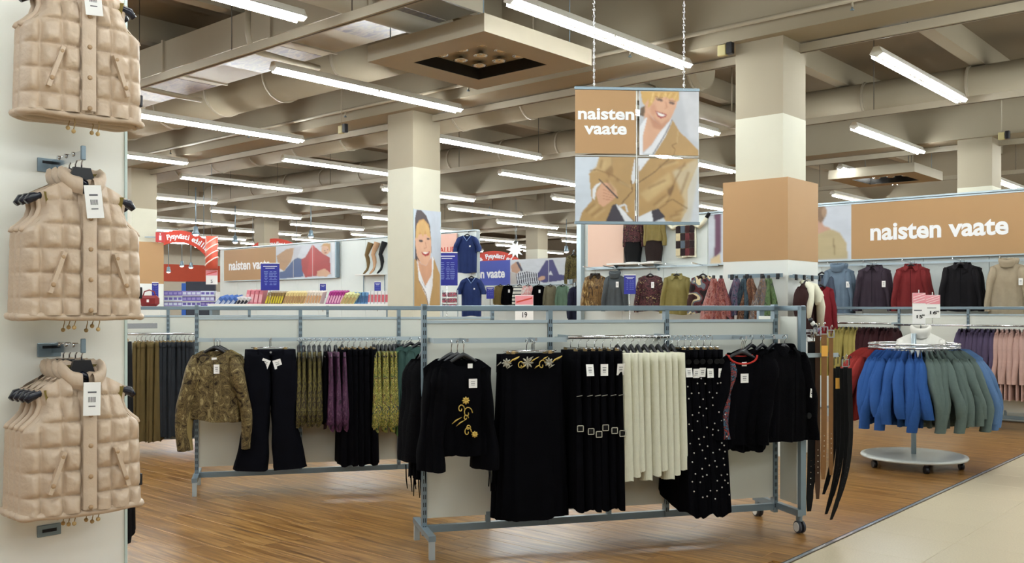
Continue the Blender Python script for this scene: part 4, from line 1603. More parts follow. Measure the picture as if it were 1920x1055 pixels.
def vest_body():
    ROW = .1
    CUT = (-.32, -.205, -.112, -.03, .03, .112, .205, .32)

    def ztop(x, front):
        ax = abs(x)
        if ax < .07:
            return -.095 - (.06 * math.sqrt(max(0, 1 - (ax / .07) ** 2)) if front else .0)
        return -.095 - .06 * ((ax - .07) / .13)

    def wid(v):
        return interp([(0, .2), (.06, .192), (.13, .186), (.2, .2), (.26, .232), (.3, .262), (.34, .272), (1, .283)], v)

    def puff(x, z):
        for c0, c1 in zip(CUT, CUT[1:]):
            if c0 <= x <= c1:
                u = (x - c0) / (c1 - c0)
                break
        else:
            u = 0
        pu = 1 - abs(2 * max(0.0, min(1.0, u)) - 1) ** 3.5
        q = (z + .185) / ROW
        pv = 1 - abs(2 * (q - math.floor(q)) - 1) ** 3.5
        if abs(x) < .03:
            pv = .6
        if z > -.185 + .002:
            pv = max(pv, .35)
        return .031 * (pu * pv) ** .8

    def pt(u, v, front):
        s_ = 2 * u - 1
        x = s_ * wid(v)
        zt = ztop(s_ * .2, front)
        z = zt + (-.655 - zt) * v
        edge = max(0., 1 - abs(s_) ** 3)
        y = interp([(0, .018), (.1, .045), (.3, .075), (1, .07)], v) * edge ** .5
        pf = puff(x, z) * min(1, edge * 3)
        w = noise.noise(Vector((x * 26, z * 26, 3 if front else 9))) * .005 + noise.noise(Vector((x * 70, z * 70, 1))) * .002
        y += (pf + w) * (.35 + .65 * min(1, v * 9))
        return (x * VX, -y if front else y, z)
    n, nv = 104, 110
    vs = []
    for j in range(nv):
        v = j / (nv - 1)
        for i in range(n):
            vs.append(pt(i / (n - 1), v, True))
        for i in range(n - 2, 0, -1):
            vs.append(pt(i / (n - 1), v, False))
    w = 2 * n - 2
    fs = [(j * w + i, (j + 1) * w + i, (j + 1) * w + (i + 1) % w, j * w + (i + 1) % w) for j in range(nv - 1) for i in range(w)]
    return MB().add(vs, fs, True).mesh('body'), wid, ztop


VB, vwid, vztop = vest_body()


def vest_edges():
    """armhole and hem rolls, collar, lining"""
    out = {}
    for s_ in (-1, 1):
        pts = [(s_ * (vwid(v) * VX + .002), 0, vztop(.2, True) + (-.655 - vztop(.2, True)) * v) for v in [k / 40 for k in range(0, 14)]]
        out['armhole', s_] = MB().tube(pts, .012, 8).mesh('armhole_edge')
        # inside of the armhole, in lining cloth
        mb = MB()
        def fn(u, v, s_=s_):
            q = u * .3
            x = (vwid(q) * VX - .012) * s_
            z = vztop(.2, True) + (-.655 - vztop(.2, True)) * q
            return (x - s_ * .05 * (1 - abs(2 * v - 1)), -.04 + .08 * v, z)
        mb.grid(fn, 12, 6, True)
        out['lining', s_] = mb.mesh('lining')
    ring = [((.283 * VX - .004) * math.copysign(abs(math.cos(an)) ** .55, math.cos(an)), abs(.074 * math.copysign(abs(math.sin(an)) ** .7, math.sin(an))) * (1 if math.sin(an) > 0 else -1), -.66 + .003 * math.sin(5 * an)) for an in [2 * math.pi * k / 60 for k in range(61)]]
    out['hem'] = MB().tube(ring, .015, 8, cap=False).mesh('hem_roll')

    def col(u, v):
        an = math.pi * (-.5 + .06) + u * math.pi * (2 - .12)
        an = -math.pi / 2 + .22 + u * (2 * math.pi - .44)
        prof = [(.0, -.01), (.014, .01), (.017, .03), (.012, .052), (0, .06), (-.012, .05), (-.014, .025), (-.012, 0)]
        q = v * (len(prof) - 1)
        i = min(int(q), len(prof) - 2)
        o_ = prof[i][0] + (prof[i + 1][0] - prof[i][0]) * (q - i)
        z = prof[i][1] + (prof[i + 1][1] - prof[i][1]) * (q - i)
        fr_ = max(0, -math.sin(an))
        rad = 1 + .12 * fr_
        return (math.cos(an) * (.078 * rad + o_), math.sin(an) * (.055 * rad + o_) - .012 * fr_, -.1 + z - .055 * fr_ ** 1.5 + .003 * math.sin(9 * an))
    out['collar'] = MB().grid(col, 40, 15, True).mesh('collar')

    def inner(u, v):
        an = math.pi * u
        return (math.cos(an) * .066, math.sin(an) * .045 - .004, -.06 - .1 * v)
    out['neck_lining'] = MB().grid(inner, 20, 3, True).mesh('neck_lining')

    def plk(u, v):
        z = -.16 - .485 * v
        return (-.027 + .054 * u, -.098 - .008 * math.sin(math.pi * u) ** .5 * abs(math.sin(math.pi * (v * 4.85 + .0))) ** .3 - .006 + .03 * max(0, (.1 - v)) * 6 * .3, z)
    out['placket'] = MB().grid(plk, 7, 50, True).mesh('placket')
    return out


VE = vest_edges()
BTN = MB().lathe([(.001, .006), (.007, .006), (.0095, .003), (.0095, 0)], 14).mesh('button')
CORD = {}


def vest(label, arm, dist, z, rz, seed, tagged):
    P = arm + Vector((-G2.x, -G2.y, 0)) * dist
    t = thing('quilted_vest', label, 'vest', (P.x, P.y, z), rz, 'quilted vests')
    part('body', VB, VEST, t)
    for s_ in (-1, 1):
        part('armhole_edge', VE['armhole', s_], VEST, t)
        part('lining', VE['lining', s_], LINING, t)
    part('hem_roll', VE['hem'], VEST, t)
    part('collar', VE['collar'], VEST, t)
    part('neck_lining', VE['neck_lining'], LINING, t)
    part('placket', VE['placket'], VEST, t)
    for k in range(4):
        o = part('button', BTN, plain('beige_button', (176, 146, 112), .4), t, (0, -.112, -.26 - .125 * k))
        o.rotation_euler = (R(90), 0, 0)
    for s_ in (-1, 1):
        p_ = cached(('welt', s_), lambda: MB().bar((s_ * .1, -.104, -.4), (s_ * .155, -.098, -.565), .016, .03, (0, -1, 0)).mesh('pocket_welt'))
        p_ = part('pocket_welt', p_, VEST, t)
        for q in (.12, .8):
            o = part('button', BTN, plain('beige_button', (176, 146, 112), .4), p_, (s_ * (.1 + .055 * q), -.113, -.4 - .165 * q))
            o.rotation_euler = (R(90), 0, 0)
    rs = random.Random(seed)
    for x in (-.045, .05):
        l = .03 + .03 * rs.random()
        c_ = MB().tube([(x, -.05, -.655), (x + .004, -.055, -.655 - l * .6), (x - .002, -.055, -.66 - l)], .002, 5).build('drawcord', plain('cord_beige', (170, 140, 90), .7), t)
        MB().lathe([(.001, .009), (.007, .006), (.009, 0), (.007, -.006), (.001, -.009)], 10, (x - .002, -.055, -.668 - l)).build('cord_bead', plain('bead', (196, 166, 112), .4), c_)
    # broad shouldered hanger whose ends show in the armholes
    pts = [(x, 0, zz) for x, zz in ((-.215, -.2), (-.195, -.178), (-.14, -.162), (-.07, -.135), (0, -.1), (.07, -.135), (.14, -.162), (.195, -.178), (.215, -.2))]
    h = part('hanger', cached(('vhang',), lambda: MB().tube(pts, [.012, .02, .015, .015, .02, .015, .015, .02, .012], 10).mesh('hanger')), plain('navy_plastic', (24, 28, 42), .25), t)
    part('hanger_neck', cached(('vneck',), lambda: MB().prism([(-.058, -.15), (.058, -.15), (.05, -.09), (.034, -.04), (-.034, -.04), (-.05, -.09)], .02, off=-.01).mesh('hanger_neck')), BLACKP, h)
    part('hook', cached(('vhook',), lambda: MB().tube([(0, 0, -.05), (0, 0, -.02), (0, -.016, -.008), (0, -.016, .008), (0, 0, .018), (0, .014, .008)], .003, 6).mesh('hook')), CHROME, h)
    MB().box((.232, -.03, -.56), (.014, .022, .05), bev=.003).build('security_clip', BLACKP, t)
    if tagged:
        g = price_tag(t, (.0, -.128, -.125), .068, .135)
        g.rotation_euler = (R(-3), R(-5 if tagged == 1 else 2), 0)
    return t


arm0 = ab(1.77, 4.24)
faces = [('upper', 3.0, 2, .02), ('middle', 2.175, 3, 0), ('lowest', 1.372, 4, 0)]
for nm, z, n, off in faces:
    a_ = thing('faceout_arm', {'upper': 'chrome arm holding the uppermost vests on the white column', 'middle': 'chrome arm above the middle vests on the white column', 'lowest': 'chrome arm above the lowest vests on the white column'}[nm], 'display arm', (arm0.x, arm0.y, z), FACE_G2)
    MB().box((-.015, -.004, -.005), (.1, .008, .06), bev=.002).build('slot_plate', STEEL, a_)
    MB().box((-.02, -.009, .008), (.05, .002, .012)).build('slot', DARK, a_)
    MB().bar((0, -.005, .0), (0, -.3, .012), .014, .035).build('arm_bar', CHROME, a_)
    MB().box((0, -.3, .02), (.02, .014, .06), bev=.003).build('arm_stop', STEEL, a_)
    for q in range(3):
        MB().tube([(-.012, -.08 - .07 * q, .022), (.012, -.08 - .07 * q, .022)], .01, 8).build('arm_notch', CHROME, a_)
    for q in range(n):
        lab = {'upper': ['beige quilted vest at the top of the column, cut by the frame', 'beige quilted vest half hidden behind the top one'],
               'middle': ['beige quilted vest foremost in the middle tier', 'beige quilted vest second in the middle tier', 'beige quilted vest against the column in the middle tier'],
               'lowest': ['beige quilted vest foremost in the lowest tier', 'beige quilted vest second in the lowest tier', 'beige quilted vest third in the lowest tier', 'beige quilted vest against the column in the lowest tier']}[nm][q]
        vest(lab, arm0, .285 - .058 * q, z, FACE_G2 - R(6) + R(2 * q) - (R(2) if nm == 'upper' else 0), q + n, (1 if nm == 'upper' else 2 if nm == 'lowest' else 1) if q == 0 else 0)
a_ = thing('slot_plate', 'small empty steel slot plate low on the white column', 'slot plate', (arm0.x, arm0.y, zpx(990, 4.15)), FACE_G2)
MB().box((-.015, -.004, 0), (.1, .008, .05), bev=.002).build('plate', STEEL, a_)
MB().box((-.015, -.009, 0), (.06, .002, .014)).build('slot', DARK, a_)

# ------------------------------------------------------------------ hanging sign
HD = 8.0
hs_c = px(1195, 293, HD)
SW_, SH_ = 1.062, 1.115
hs = thing('hanging_sign', 'hanging four panel sign reading naisten vaate with a woman in a tan jacket', 'sign', hs_c, R(4.5))
cv = Canvas(170, 178, (212, 219, 228))
cv.frame(35, 65, 935, 1000)
SKIN, SKIN_D, JK, JK_D, JK_L, HAIR = (222, 172, 140), (188, 128, 98), (186, 150, 96), (140, 104, 60), (212, 184, 132), (214, 172, 100)
cv.poly([(495, 65), (935, 65), (935, 525), (495, 525)], (198, 201, 208), 6)
cv.poly([(800, 60), (940, 60), (940, 430), (860, 400)], (214, 216, 222), 10)
cv.poly([(505, 70), (790, 65), (788, 130), (760, 150), (560, 200), (520, 150)], HAIR)
cv.poly([(505, 190), (548, 170), (555, 235), (525, 252), (503, 240)], (104, 80, 54))
cv.poly([(540, 160), (575, 110), (640, 100), (780, 110), (768, 175), (742, 235), (715, 285), (680, 312), (635, 300), (590, 255), (560, 215)], SKIN)
cv.poly([(540, 165), (590, 255), (640, 302), (700, 300), (640, 370), (590, 450), (525, 505), (520, 400), (530, 300)], SKIN, 2)
cv.poly([(560, 230), (600, 270), (660, 312), (700, 300), (660, 345), (600, 330)], SKIN_D, 4, .7)
cv.poly([(570, 75), (785, 68), (782, 120), (760, 140), (740, 112), (720, 125), (690, 105), (650, 122), (620, 108), (590, 160), (560, 190)], HAIR, 1)
cv.line([(600, 80), (585, 150)], 8, (240, 208, 140), 2)
cv.line([(690, 75), (695, 110)], 7, (240, 208, 140), 2)
cv.ell(645, 128, 26, 10, (84, 58, 52), 1, .9, .25)
cv.ell(735, 150, 22, 10, (84, 58, 52), 1, .9, .25)
cv.line([(615, 108), (672, 115)], 6, (150, 104, 66))
cv.line([(712, 130), (760, 140)], 6, (150, 104, 66))
cv.line([(690, 140), (700, 185), (680, 192)], 6, SKIN_D, 2)
cv.poly([(612, 205), (640, 215), (700, 232), (690, 252), (655, 262), (630, 248)], (158, 44, 46))
cv.poly([(625, 217), (692, 238), (660, 250), (638, 240)], (248, 244, 240))
cv.poly([(495, 330), (545, 255), (555, 262), (520, 400), (522, 525), (495, 525)], (238, 240, 246))
cv.poly([(735, 262), (742, 290), (700, 380), (612, 512), (520, 520), (590, 450), (650, 360)], (238, 240, 246))
cv.line([(738, 270), (690, 370), (600, 515)], 9, (120, 116, 124), 1)
cv.poly([(742, 272), (790, 350), (930, 485), (930, 530), (600, 530), (690, 390)], JK)
cv.line([(775, 435), (735, 455), (760, 480), (750, 525)], 6, JK_D)
cv.line([(780, 350), (775, 435)], 5, JK_L, 2)
# lower row
cv.poly([(30, 530), (495, 530), (495, 1000), (30, 1000)], (212, 222, 234), 1)
cv.poly([(210, 535), (475, 535), (470, 1000), (62, 1000), (85, 930), (155, 850), (135, 660), (190, 610)], JK)
cv.poly([(210, 540), (305, 545), (300, 640), (250, 640), (140, 650), (190, 600)], JK_L, 4, .5)
cv.poly([(300, 590), (305, 650), (280, 690), (250, 640)], JK_D, 4, .8)
cv.line([(140, 640), (190, 630), (300, 665), (440, 760)], 7, JK_D, 2)
cv.line([(300, 545), (305, 680)], 8, JK_D, 3, .7)
cv.poly([(470, 535), (440, 690), (452, 735), (480, 690)], (236, 240, 246))
cv.line([(440, 700), (450, 780), (370, 870)], 8, (120, 90, 54), 1)
cv.poly([(160, 770), (185, 735), (230, 715), (190, 760), (175, 845), (160, 830)], (240, 242, 246))
cv.poly([(225, 725), (290, 725), (335, 775), (340, 815), (300, 850), (240, 895), (205, 870), (185, 800)], SKIN)
for k in range(4):
    cv.line([(235, 770 + 22 * k), (315, 800 + 16 * k)], 4, SKIN_D, 1)
cv.line([(205, 695), (345, 832)], 9, (44, 40, 46))
cv.poly([(255, 1000), (305, 880), (335, 870), (470, 1000)], (56, 50, 62))
cv.poly([(325, 868), (375, 905), (460, 1000), (400, 1000)], (236, 238, 244))
cv.line([(350, 890), (400, 875), (415, 930)], 12, (226, 230, 236))
cv.poly([(490, 530), (930, 530), (930, 1000), (490, 1000)], (214, 220, 228), 1)
cv.poly([(490, 530), (925, 530), (925, 590), (850, 770), (852, 900), (800, 1000), (690, 990), (630, 905), (490, 965)], JK, 1)
cv.poly([(740, 640), (925, 540), (925, 700), (870, 1000), (800, 1000), (830, 850)], (216, 206, 178), 8, .6)
cv.poly([(500, 800), (720, 640), (740, 720), (560, 860)], JK_L, 10, .7)
cv.line([(835, 570), (760, 700), (700, 860)], 9, JK_D, 3)
cv.poly([(700, 770), (755, 725), (745, 770), (715, 830)], (110, 80, 46), 4, .8)
cv.line([(490, 720), (600, 650), (720, 545)], 8, (120, 92, 56), 1)
cv.poly([(490, 535), (580, 535), (495, 645)], (236, 240, 246))
cv.line([(690, 860), (740, 835), (850, 900)], 7, (120, 92, 56), 2)
cv.line([(640, 905), (700, 865)], 7, JK_D, 2)
cv.poly([(490, 965), (590, 915), (625, 970), (575, 1000), (490, 1000)], (236, 240, 246))
cv.poly([(585, 918), (635, 900), (688, 962), (600, 1000)], (52, 46, 58))
cv.poly([(600, 250), (660, 300), (720, 262), (700, 300), (650, 316), (610, 290)], SKIN_D, 3, .5)
cv.ell(600, 200, 22, 40, (206, 146, 116), 5, .6)
for q_ in range(9):
    cv.line([(600 + 22 * q_, 78), (592 + 20 * q_, 108 + 8 * (q_ % 3))], 5, (186, 142, 74) if q_ % 2 else (236, 204, 138), 1, .8)
for x_, y_, x2, y2 in ((230, 560, 215, 620), (260, 700, 320, 780), (110, 930, 180, 870), (150, 960, 230, 900), (330, 700, 420, 745), (560, 760, 690, 700), (600, 880, 700, 800), (780, 620, 840, 590), (760, 930, 830, 905), (720, 960, 800, 940), (860, 640, 800, 800), (640, 600, 760, 560)):
    cv.line([(x_, y_), (x2, y2)], 16, JK_D, 5, .7)
    cv.line([(x_ + 22, y_ + 10), (x2 + 22, y2 + 10)], 14, JK_L, 5, .6)
cv.weave(3, .13)
x0, z0 = -SW_ / 2, SH_ / 2
U = lambda x: (x - 35) / 900 * SW_ - SW_ / 2
V = lambda y: SH_ / 2 - (y - 65) / 935 * SH_
# four panels with narrow gaps
o = MB().box(((U(35) + U(474)) / 2, 0, (V(65) + V(515)) / 2), (U(474) - U(35), .004, V(65) - V(515))).build('text_panel', TAN, hs)
lettering('naisten', .13, LETTER, o, ((U(55) + U(462)) / 2, -.004, V(238)), .03, width=U(462) - U(55), height=(V(195) - V(278)))
lettering('vaate', .13, LETTER, o, ((U(102) + U(410)) / 2, -.004, V(342)), .03, width=U(410) - U(102), height=(V(305) - V(382)))
for nm, (xa, ya, xb, yb) in (('photo_panel', (500, 65, 935, 522)), ('photo_panel', (35, 540, 470, 1000)), ('photo_panel', (490, 545, 935, 1000))):
    w, h = U(xb) - U(xa), V(ya) - V(yb)
    cv.sheet(nm, w, h, hs, ((U(xa) + U(xb)) / 2, -.002, (V(ya) + V(yb)) / 2), (xa - 35) / 900, (ya - 65) / 935, (xb - 35) / 900, (yb - 65) / 935)
for z in (SH_ / 2 + .012, -SH_ / 2 - .008):
    MB().box((0, 0, z), (SW_ + .012, .02, .026), bev=.003).build('sign_rail', STEEL, hs)
cl = plain('clear_strip', (206, 208, 204), .2)
MB().box((-.005, .003, 0), (.008, .004, SH_)).build('joint_strip', cl, hs)
for z in (V(531),):
    MB().box((0, .003, z), (SW_, .004, .006)).build('joint_strip', cl, hs)
link = MB()
for k in range(12):
    a2 = 2 * math.pi * k / 12
link = MB().tube([(.007 * math.cos(2 * math.pi * k / 8), 0, .017 * math.sin(2 * math.pi * k / 8)) for k in range(9)], .0028, 5, cap=False).mesh('chain_link')
for X in (1113, 1284):
    x = (X - 1195) / F * HD
    ch = MB().tube([(x, 0, SH_ / 2 + .02), (x, 0, SH_ / 2 + .05)], .004, 6).build('chain', CHROME, hs)
    top_ = 5.4 - hs_c.z
    k = 0
    z = SH_ / 2 + .05
    while z < top_:
        part('chain_link', link, CHROME, ch, (x, 0, z), R(90) * (k % 2))
        z += .0285 if z < 1.3 else .0285
        k += 1

# ------------------------------------------------------------------ poster on the cream column
pw, ph_ = .53, 1.42
zc = (zpx(395, 13.95) + zpx(575, 13.95)) / 2 + .0
c0 = ab(9.34 + .275 + .005, 10.15 - .004)
po = thing('poster', 'tall photo poster of a smiling woman with a fringe on the cream column', 'poster', (c0.x, c0.y, zc), FACE_G2)
cv = Canvas(64, 168, (198, 208, 222))
cv.frame(75, 75, 325, 920)
cv.poly([(85, 150), (100, 80), (140, 75), (190, 120), (225, 200), (235, 320), (240, 440), (120, 530), (85, 520)], (74, 62, 66))
cv.poly([(120, 170), (165, 150), (215, 200), (235, 330), (235, 440), (180, 420), (90, 400), (95, 240)], (206, 160, 96), 2)
cv.poly([(85, 330), (110, 290), (215, 280), (235, 340), (235, 440), (222, 520), (190, 560), (140, 545), (100, 470)], (226, 178, 148))
cv.poly([(100, 200), (160, 160), (220, 230), (232, 310), (200, 300), (180, 250), (160, 310), (130, 260), (110, 320), (90, 330)], (218, 176, 112), 1)
cv.ell(140, 345, 20, 10, (70, 58, 60))
cv.ell(208, 322, 14, 9, (70, 58, 60))
cv.line([(180, 350), (192, 400), (170, 410)], 6, (196, 140, 112), 1)
cv.poly([(140, 440), (170, 450), (225, 430), (215, 465), (180, 478), (155, 462)], (168, 40, 40))
cv.poly([(150, 446), (215, 438), (185, 460)], (250, 246, 242))
cv.poly([(105, 500), (140, 545), (190, 560), (240, 480), (250, 600), (200, 760), (160, 740), (110, 600)], (216, 164, 132))
cv.poly([(75, 500), (100, 520), (120, 680), (180, 790), (210, 920), (75, 920)], (188, 152, 100))
cv.poly([(325, 640), (255, 470), (240, 700), (215, 920), (325, 920)], (188, 152, 100))
cv.poly([(108, 500), (125, 600), (180, 740), (240, 640), (250, 470), (262, 500), (250, 740), (215, 920), (190, 830), (120, 690)], (240, 242, 246))
cv.line([(120, 690), (185, 800), (212, 920)], 7, (120, 90, 60))
cv.line([(150, 700), (185, 750)], 5, (170, 176, 190))
cv.weave(5, .1)
cv.sheet('photo_sheet', pw, ph_, po, (0, -.003, 0))
for s_ in (-1, 1):
    MB().box((s_ * (pw / 2 + .004), -.003, 0), (.008, .01, ph_ + .01)).build('poster_frame', STEEL_L, po)

# ------------------------------------------------------------------ the cross walls
WALL_A = 14.2
PANELW = plain('wall_panel', (222, 230, 228), .5, var=.02)


def cross_wall(name, a, b0, b1, h, label):
    n = max(1, round((b1 - b0) / .9))
    o = MB().box((0, 0, h / 2), (b1 - b0, .1, h)).build(name, plain('joint_grey', (150, 160, 162), .6), None, ab(a + .06, (b0 + b1) / 2), FACE_G1)
    struct(o)
    w = (b1 - b0) / n
    me = MB().box((0, 0, 0), (w - .008, .016, h - .02)).mesh('panel')
    for i in range(n):
        part('panel', me, PANELW, o, (-(b1 - b0) / 2 + w * (i + .5), -.058, h / 2))
    MB().box((0, -.03, h + .012), (b1 - b0, .14, .024)).build('cap_rail', STEEL_L, o)
    return o


bR, _ = b_on_a(1990, WALL_A)
bE, dE = b_on_a(1094, WALL_A)
cross_wall('wall_right', WALL_A, bR, bE, 3.15, '')
bL0, _ = b_on_a(893, WALL_A)
bL1, _ = b_on_a(413, WALL_A)
cross_wall('wall_middle', WALL_A, bL0, bL1, 3.15, '')
WALL_B = 23.2
bB0, _ = b_on_a(1076, WALL_B)
bB1, _ = b_on_a(800, WALL_B)
cross_wall('wall_far', WALL_B, bB0, bB1, 2.3, '')
pl_ = MB().box((0, -.02, 1.6), (.1, .2, 3.2)).build('trim_3', STEEL_L, None, ab(WALL_A, bE + .02), FACE_G1)
struct(pl_)


def on_wall(X, a):
    b, d = b_on_a(X, a)
    return ab(a, b), d


def board(name, label, a, X0, X1, z0, z1, mat, cat='banner', edge=True):
    b0, d0 = b_on_a(X0, a)
    b1, d1 = b_on_a(X1, a)
    c = ab(a, (b0 + b1) / 2)
    w = abs(b1 - b0)
    t = thing(name, label, cat, (c.x, c.y, (z0 + z1) / 2), FACE_G1)
    return t, w, z1 - z0


BZ0, BZ1 = 2.285, 3.115
# tan banner
AB = WALL_A - .06
t, w, h = board('wall_banner', 'long tan wall banner reading naisten vaate with a photo of a shoulder', AB, 1329, 1985, BZ0, BZ1, TAN)
bb = lambda X: -(b_on_a(X, AB)[0] - (b_on_a(1329, AB)[0] + b_on_a(1985, AB)[0]) / 2)
xs = bb(1597)
MB().box(((xs + w / 2) / 2, 0, 0), (w / 2 - xs, .03, h)).build('tan_board', TAN, t)
lettering('naisten vaate', .2, LETTER, t, ((bb(1632) + bb(1891)) / 2, -.018, -.03), .03, width=bb(1891) - bb(1632), height=.25)
cv = Canvas(150, 50, (214, 222, 234))
X_ = lambda X: (bb(X) + w / 2) / (xs + w / 2)
cv.poly([(0, 0), (X_(1352), 0), (X_(1352), 1), (0, 1)], (206, 214, 224), 2)
cv.poly([(X_(1340), 0), (X_(1353), 0), (X_(1353), .75), (X_(1345), .86), (X_(1338), .92), (X_(1342), .5)], (104, 66, 92), 2)
cv.poly([(X_(1333), .9), (X_(1350), .8), (X_(1353), 1), (X_(1332), 1)], (222, 200, 160), 1)
cv.poly([(X_(1440), 1), (X_(1460), .5), (X_(1530), .35), (X_(1548), .38), (X_(1575), .5), (X_(1588), .7), (X_(1590), 1)], (196, 180, 140), 1)
cv.poly([(X_(1500), .3), (X_(1540), .2), (X_(1545), .36), (X_(1560), .42), (X_(1530), .52), (X_(1500), .5)], (206, 164, 142), 1)
cv.ell(X_(1540), .12, .03, .17, (140, 112, 88), 1)
cv.ell(X_(1546), .1, .016, .1, (176, 146, 118), 1)
cv.line([(X_(1563), .6), (X_(1566), .9)], .008, (150, 132, 96), 1)
cv.weave(5, .1)
cv.sheet('photo_board', xs + w / 2, h, t, ((xs - w / 2) / 2, -.012, 0), thick=.028)
for z in (h / 2 + .01, -h / 2 - .01):
    MB().box((0, -.002, z), (w, .04, .02)).build('banner_edge', STEEL_L, t)
# pink banner next to the wall end
t, w, h = board('wall_banner', 'plain pale pink board at the end of the wall', AB, 1103, 1170, BZ0 + .02, BZ1 - .02, None)
MB().box((0, 0, 0), (w, .03, h)).build('pink_board', plain('pale_pink_card', (224, 190, 170), .5, var=.02), t)
MB().box((0, -.002, -h / 2 - .01), (w, .04, .02)).build('banner_edge', STEEL_L, t)
# banner over the packages
t, w, h = board('wall_banner', 'tan wall banner with a reclining woman in a red jumper', AB, 421, 632, BZ0, BZ1, TAN)
bm = (b_on_a(421, AB)[0] + b_on_a(632, AB)[0]) / 2
bb = lambda X: -(b_on_a(X, AB)[0] - bm)
xs = bb(518)
MB().box(((xs - w / 2) / 2, 0, 0), (xs + w / 2, .03, h)).build('tan_board', TAN, t)
lettering('naisten vaate', .2, LETTER, t, ((bb(430) + bb(507)) / 2, -.018, -.02), .03, width=bb(507) - bb(430), height=.25)
cv = Canvas(130, 70, (210, 216, 226))
cv.frame(920, 240, 1300, 450)
cv.poly([(925, 300), (990, 260), (1045, 255), (1020, 340), (975, 400), (940, 380)], (184, 144, 102))
cv.poly([(945, 405), (975, 400), (1050, 315), (1090, 330), (1100, 440), (945, 450)], (62, 88, 140))
cv.poly([(1040, 255), (1090, 250), (1060, 320), (1030, 335)], (200, 204, 214))
cv.poly([(1085, 330), (1110, 320), (1155, 245), (1215, 300), (1260, 330), (1265, 430), (1110, 445), (1090, 400)], (168, 44, 46))
cv.poly([(1150, 250), (1170, 250), (1165, 430), (1120, 430)], (196, 62, 62), 4, .6)
cv.poly([(1185, 410), (1230, 395), (1265, 425), (1240, 445), (1180, 440)], (216, 170, 138))
cv.ell(1235, 280, 26, 32, (220, 176, 146), 1)
cv.poly([(1205, 262), (1225, 240), (1262, 245), (1262, 300), (1248, 262), (1225, 256)], (196, 152, 92))
cv.line([(1225, 285), (1232, 287)], 5, (90, 66, 60))
cv.line([(1244, 280), (1250, 282)], 5, (90, 66, 60))
cv.line([(1228, 300), (1242, 298)], 5, (150, 60, 56))
cv.poly([(1270, 240), (1300, 235), (1300, 450), (1275, 450)], (226, 232, 240), 1)
for x in (1035, 1155):
    cv.line([(x, 245), (x, 450)], 2.5, (220, 216, 216), 0, .7)
cv.weave(5, .1)
cv.sheet('photo_board', w / 2 - xs, h, t, ((xs + w / 2) / 2, -.012, 0), thick=.028)
MB().box((w / 2 + .03, -.02, 0), (.05, .1, h + .02)).build('banner_end', STEEL, t)
MB().box((0, -.002, -h / 2 - .01), (w, .04, .02)).build('banner_edge', STEEL_L, t)
# blue banner on the far wall
AB2 = WALL_B - .06
t, w, h = board('wall_banner', 'blue wall banner ending in ten vaate with a woman in striped top', AB2, 868, 1070, 2.3, 3.12, None)
bm = (b_on_a(868, AB2)[0] + b_on_a(1070, AB2)[0]) / 2
bb = lambda X: -(b_on_a(X, AB2)[0] - bm)
xs = bb(957)
MB().box(((xs - w / 2) / 2, 0, 0), (xs + w / 2, .03, h)).build('blue_board', plain('cobalt_card', (60, 78, 176), .5, var=.05), t)
lettering('naisten vaate', .24, LETTER, t, ((bb(866) + bb(947)) / 2 + .0, -.018, -.03), .03, width=bb(947) - bb(866), height=.3)
cv = Canvas(110, 56, (222, 228, 236))
cv.frame(945, 480, 1480, 730)
cv.poly([(950, 540), (1000, 500), (1040, 520), (1050, 580), (1010, 620), (960, 600)], (206, 162, 136))
for k in range(11):
    x = 1000 + 20 * k
    cv.line([(x, 600 + 4 * abs(k - 5)), (x + 14, 725)], 9, (36, 38, 62), 0)
cv.poly([(1000, 505), (1020, 500), (1065, 590), (1045, 600)], (60, 60, 84))
cv.poly([(1200, 620), (1270, 500), (1330, 495), (1385, 640), (1480, 655), (1480, 690), (1250, 715), (1195, 690)], (62, 60, 124))
cv.poly([(1290, 640), (1310, 600), (1330, 645)], (222, 226, 236))
cv.ell(1232, 672, 34, 20, (216, 172, 144), 1, 1, -.4)
cv.line([(1293, 490), (1293, 730)], 7, (214, 218, 226), 0)
cv.poly([(945, 600), (1000, 620), (1010, 730), (945, 730)], (206, 200, 196), 2)
cv.weave(5, .1)
cv.sheet('photo_board', w / 2 - xs, h, t, ((xs + w / 2) / 2, -.012, 0), thick=.028)
MB().box((w / 2 + .03, -.02, 0), (.06, .1, h)).build('banner_end', STEEL, t)
MB().box((0, -.002, -h / 2 - .01), (w, .04, .02)).build('banner_edge', STEEL_L, t)
# small pink banner piece left of the tunics
t, w, h = board('wall_banner', 'pink board with red letters high beside the blue tunics', AB, 800, 857, 2.72, 3.12, None)
MB().box((0, 0, 0), (w, .03, h)).build('pink_board', plain('rosy_card', (232, 186, 170), .5), t)
lettering('ALUE', .16, REDSIGN, t, (w * .2, -.018, -h * .36), .02, width=w * .5)

# ------------------------------------------------------------------ clothes on the walls
def wall_rail(label, a, X0, X1, z, n=4, off=.1):
    b0, d0 = b_on_a(X0, a)
    b1, d1 = b_on_a(X1, a)
    c = ab(a - off, (b0 + b1) / 2)
    w = abs(b1 - b0)
    t = thing('wall_rail', label, 'rail', (c.x, c.y, z), FACE_G1)
    MB().bar((-w / 2, 0, 0), (w / 2, 0, 0), .015, .03).build('rail_bar', STEEL_L, t)
    for i in range(n):
        x = -w / 2 + .04 + (w - .08) * i / (n - 1)
        MB().bar((x, 0, 0), (x, off, 0), .02, .03).build('bracket', STEEL, t)
    return t


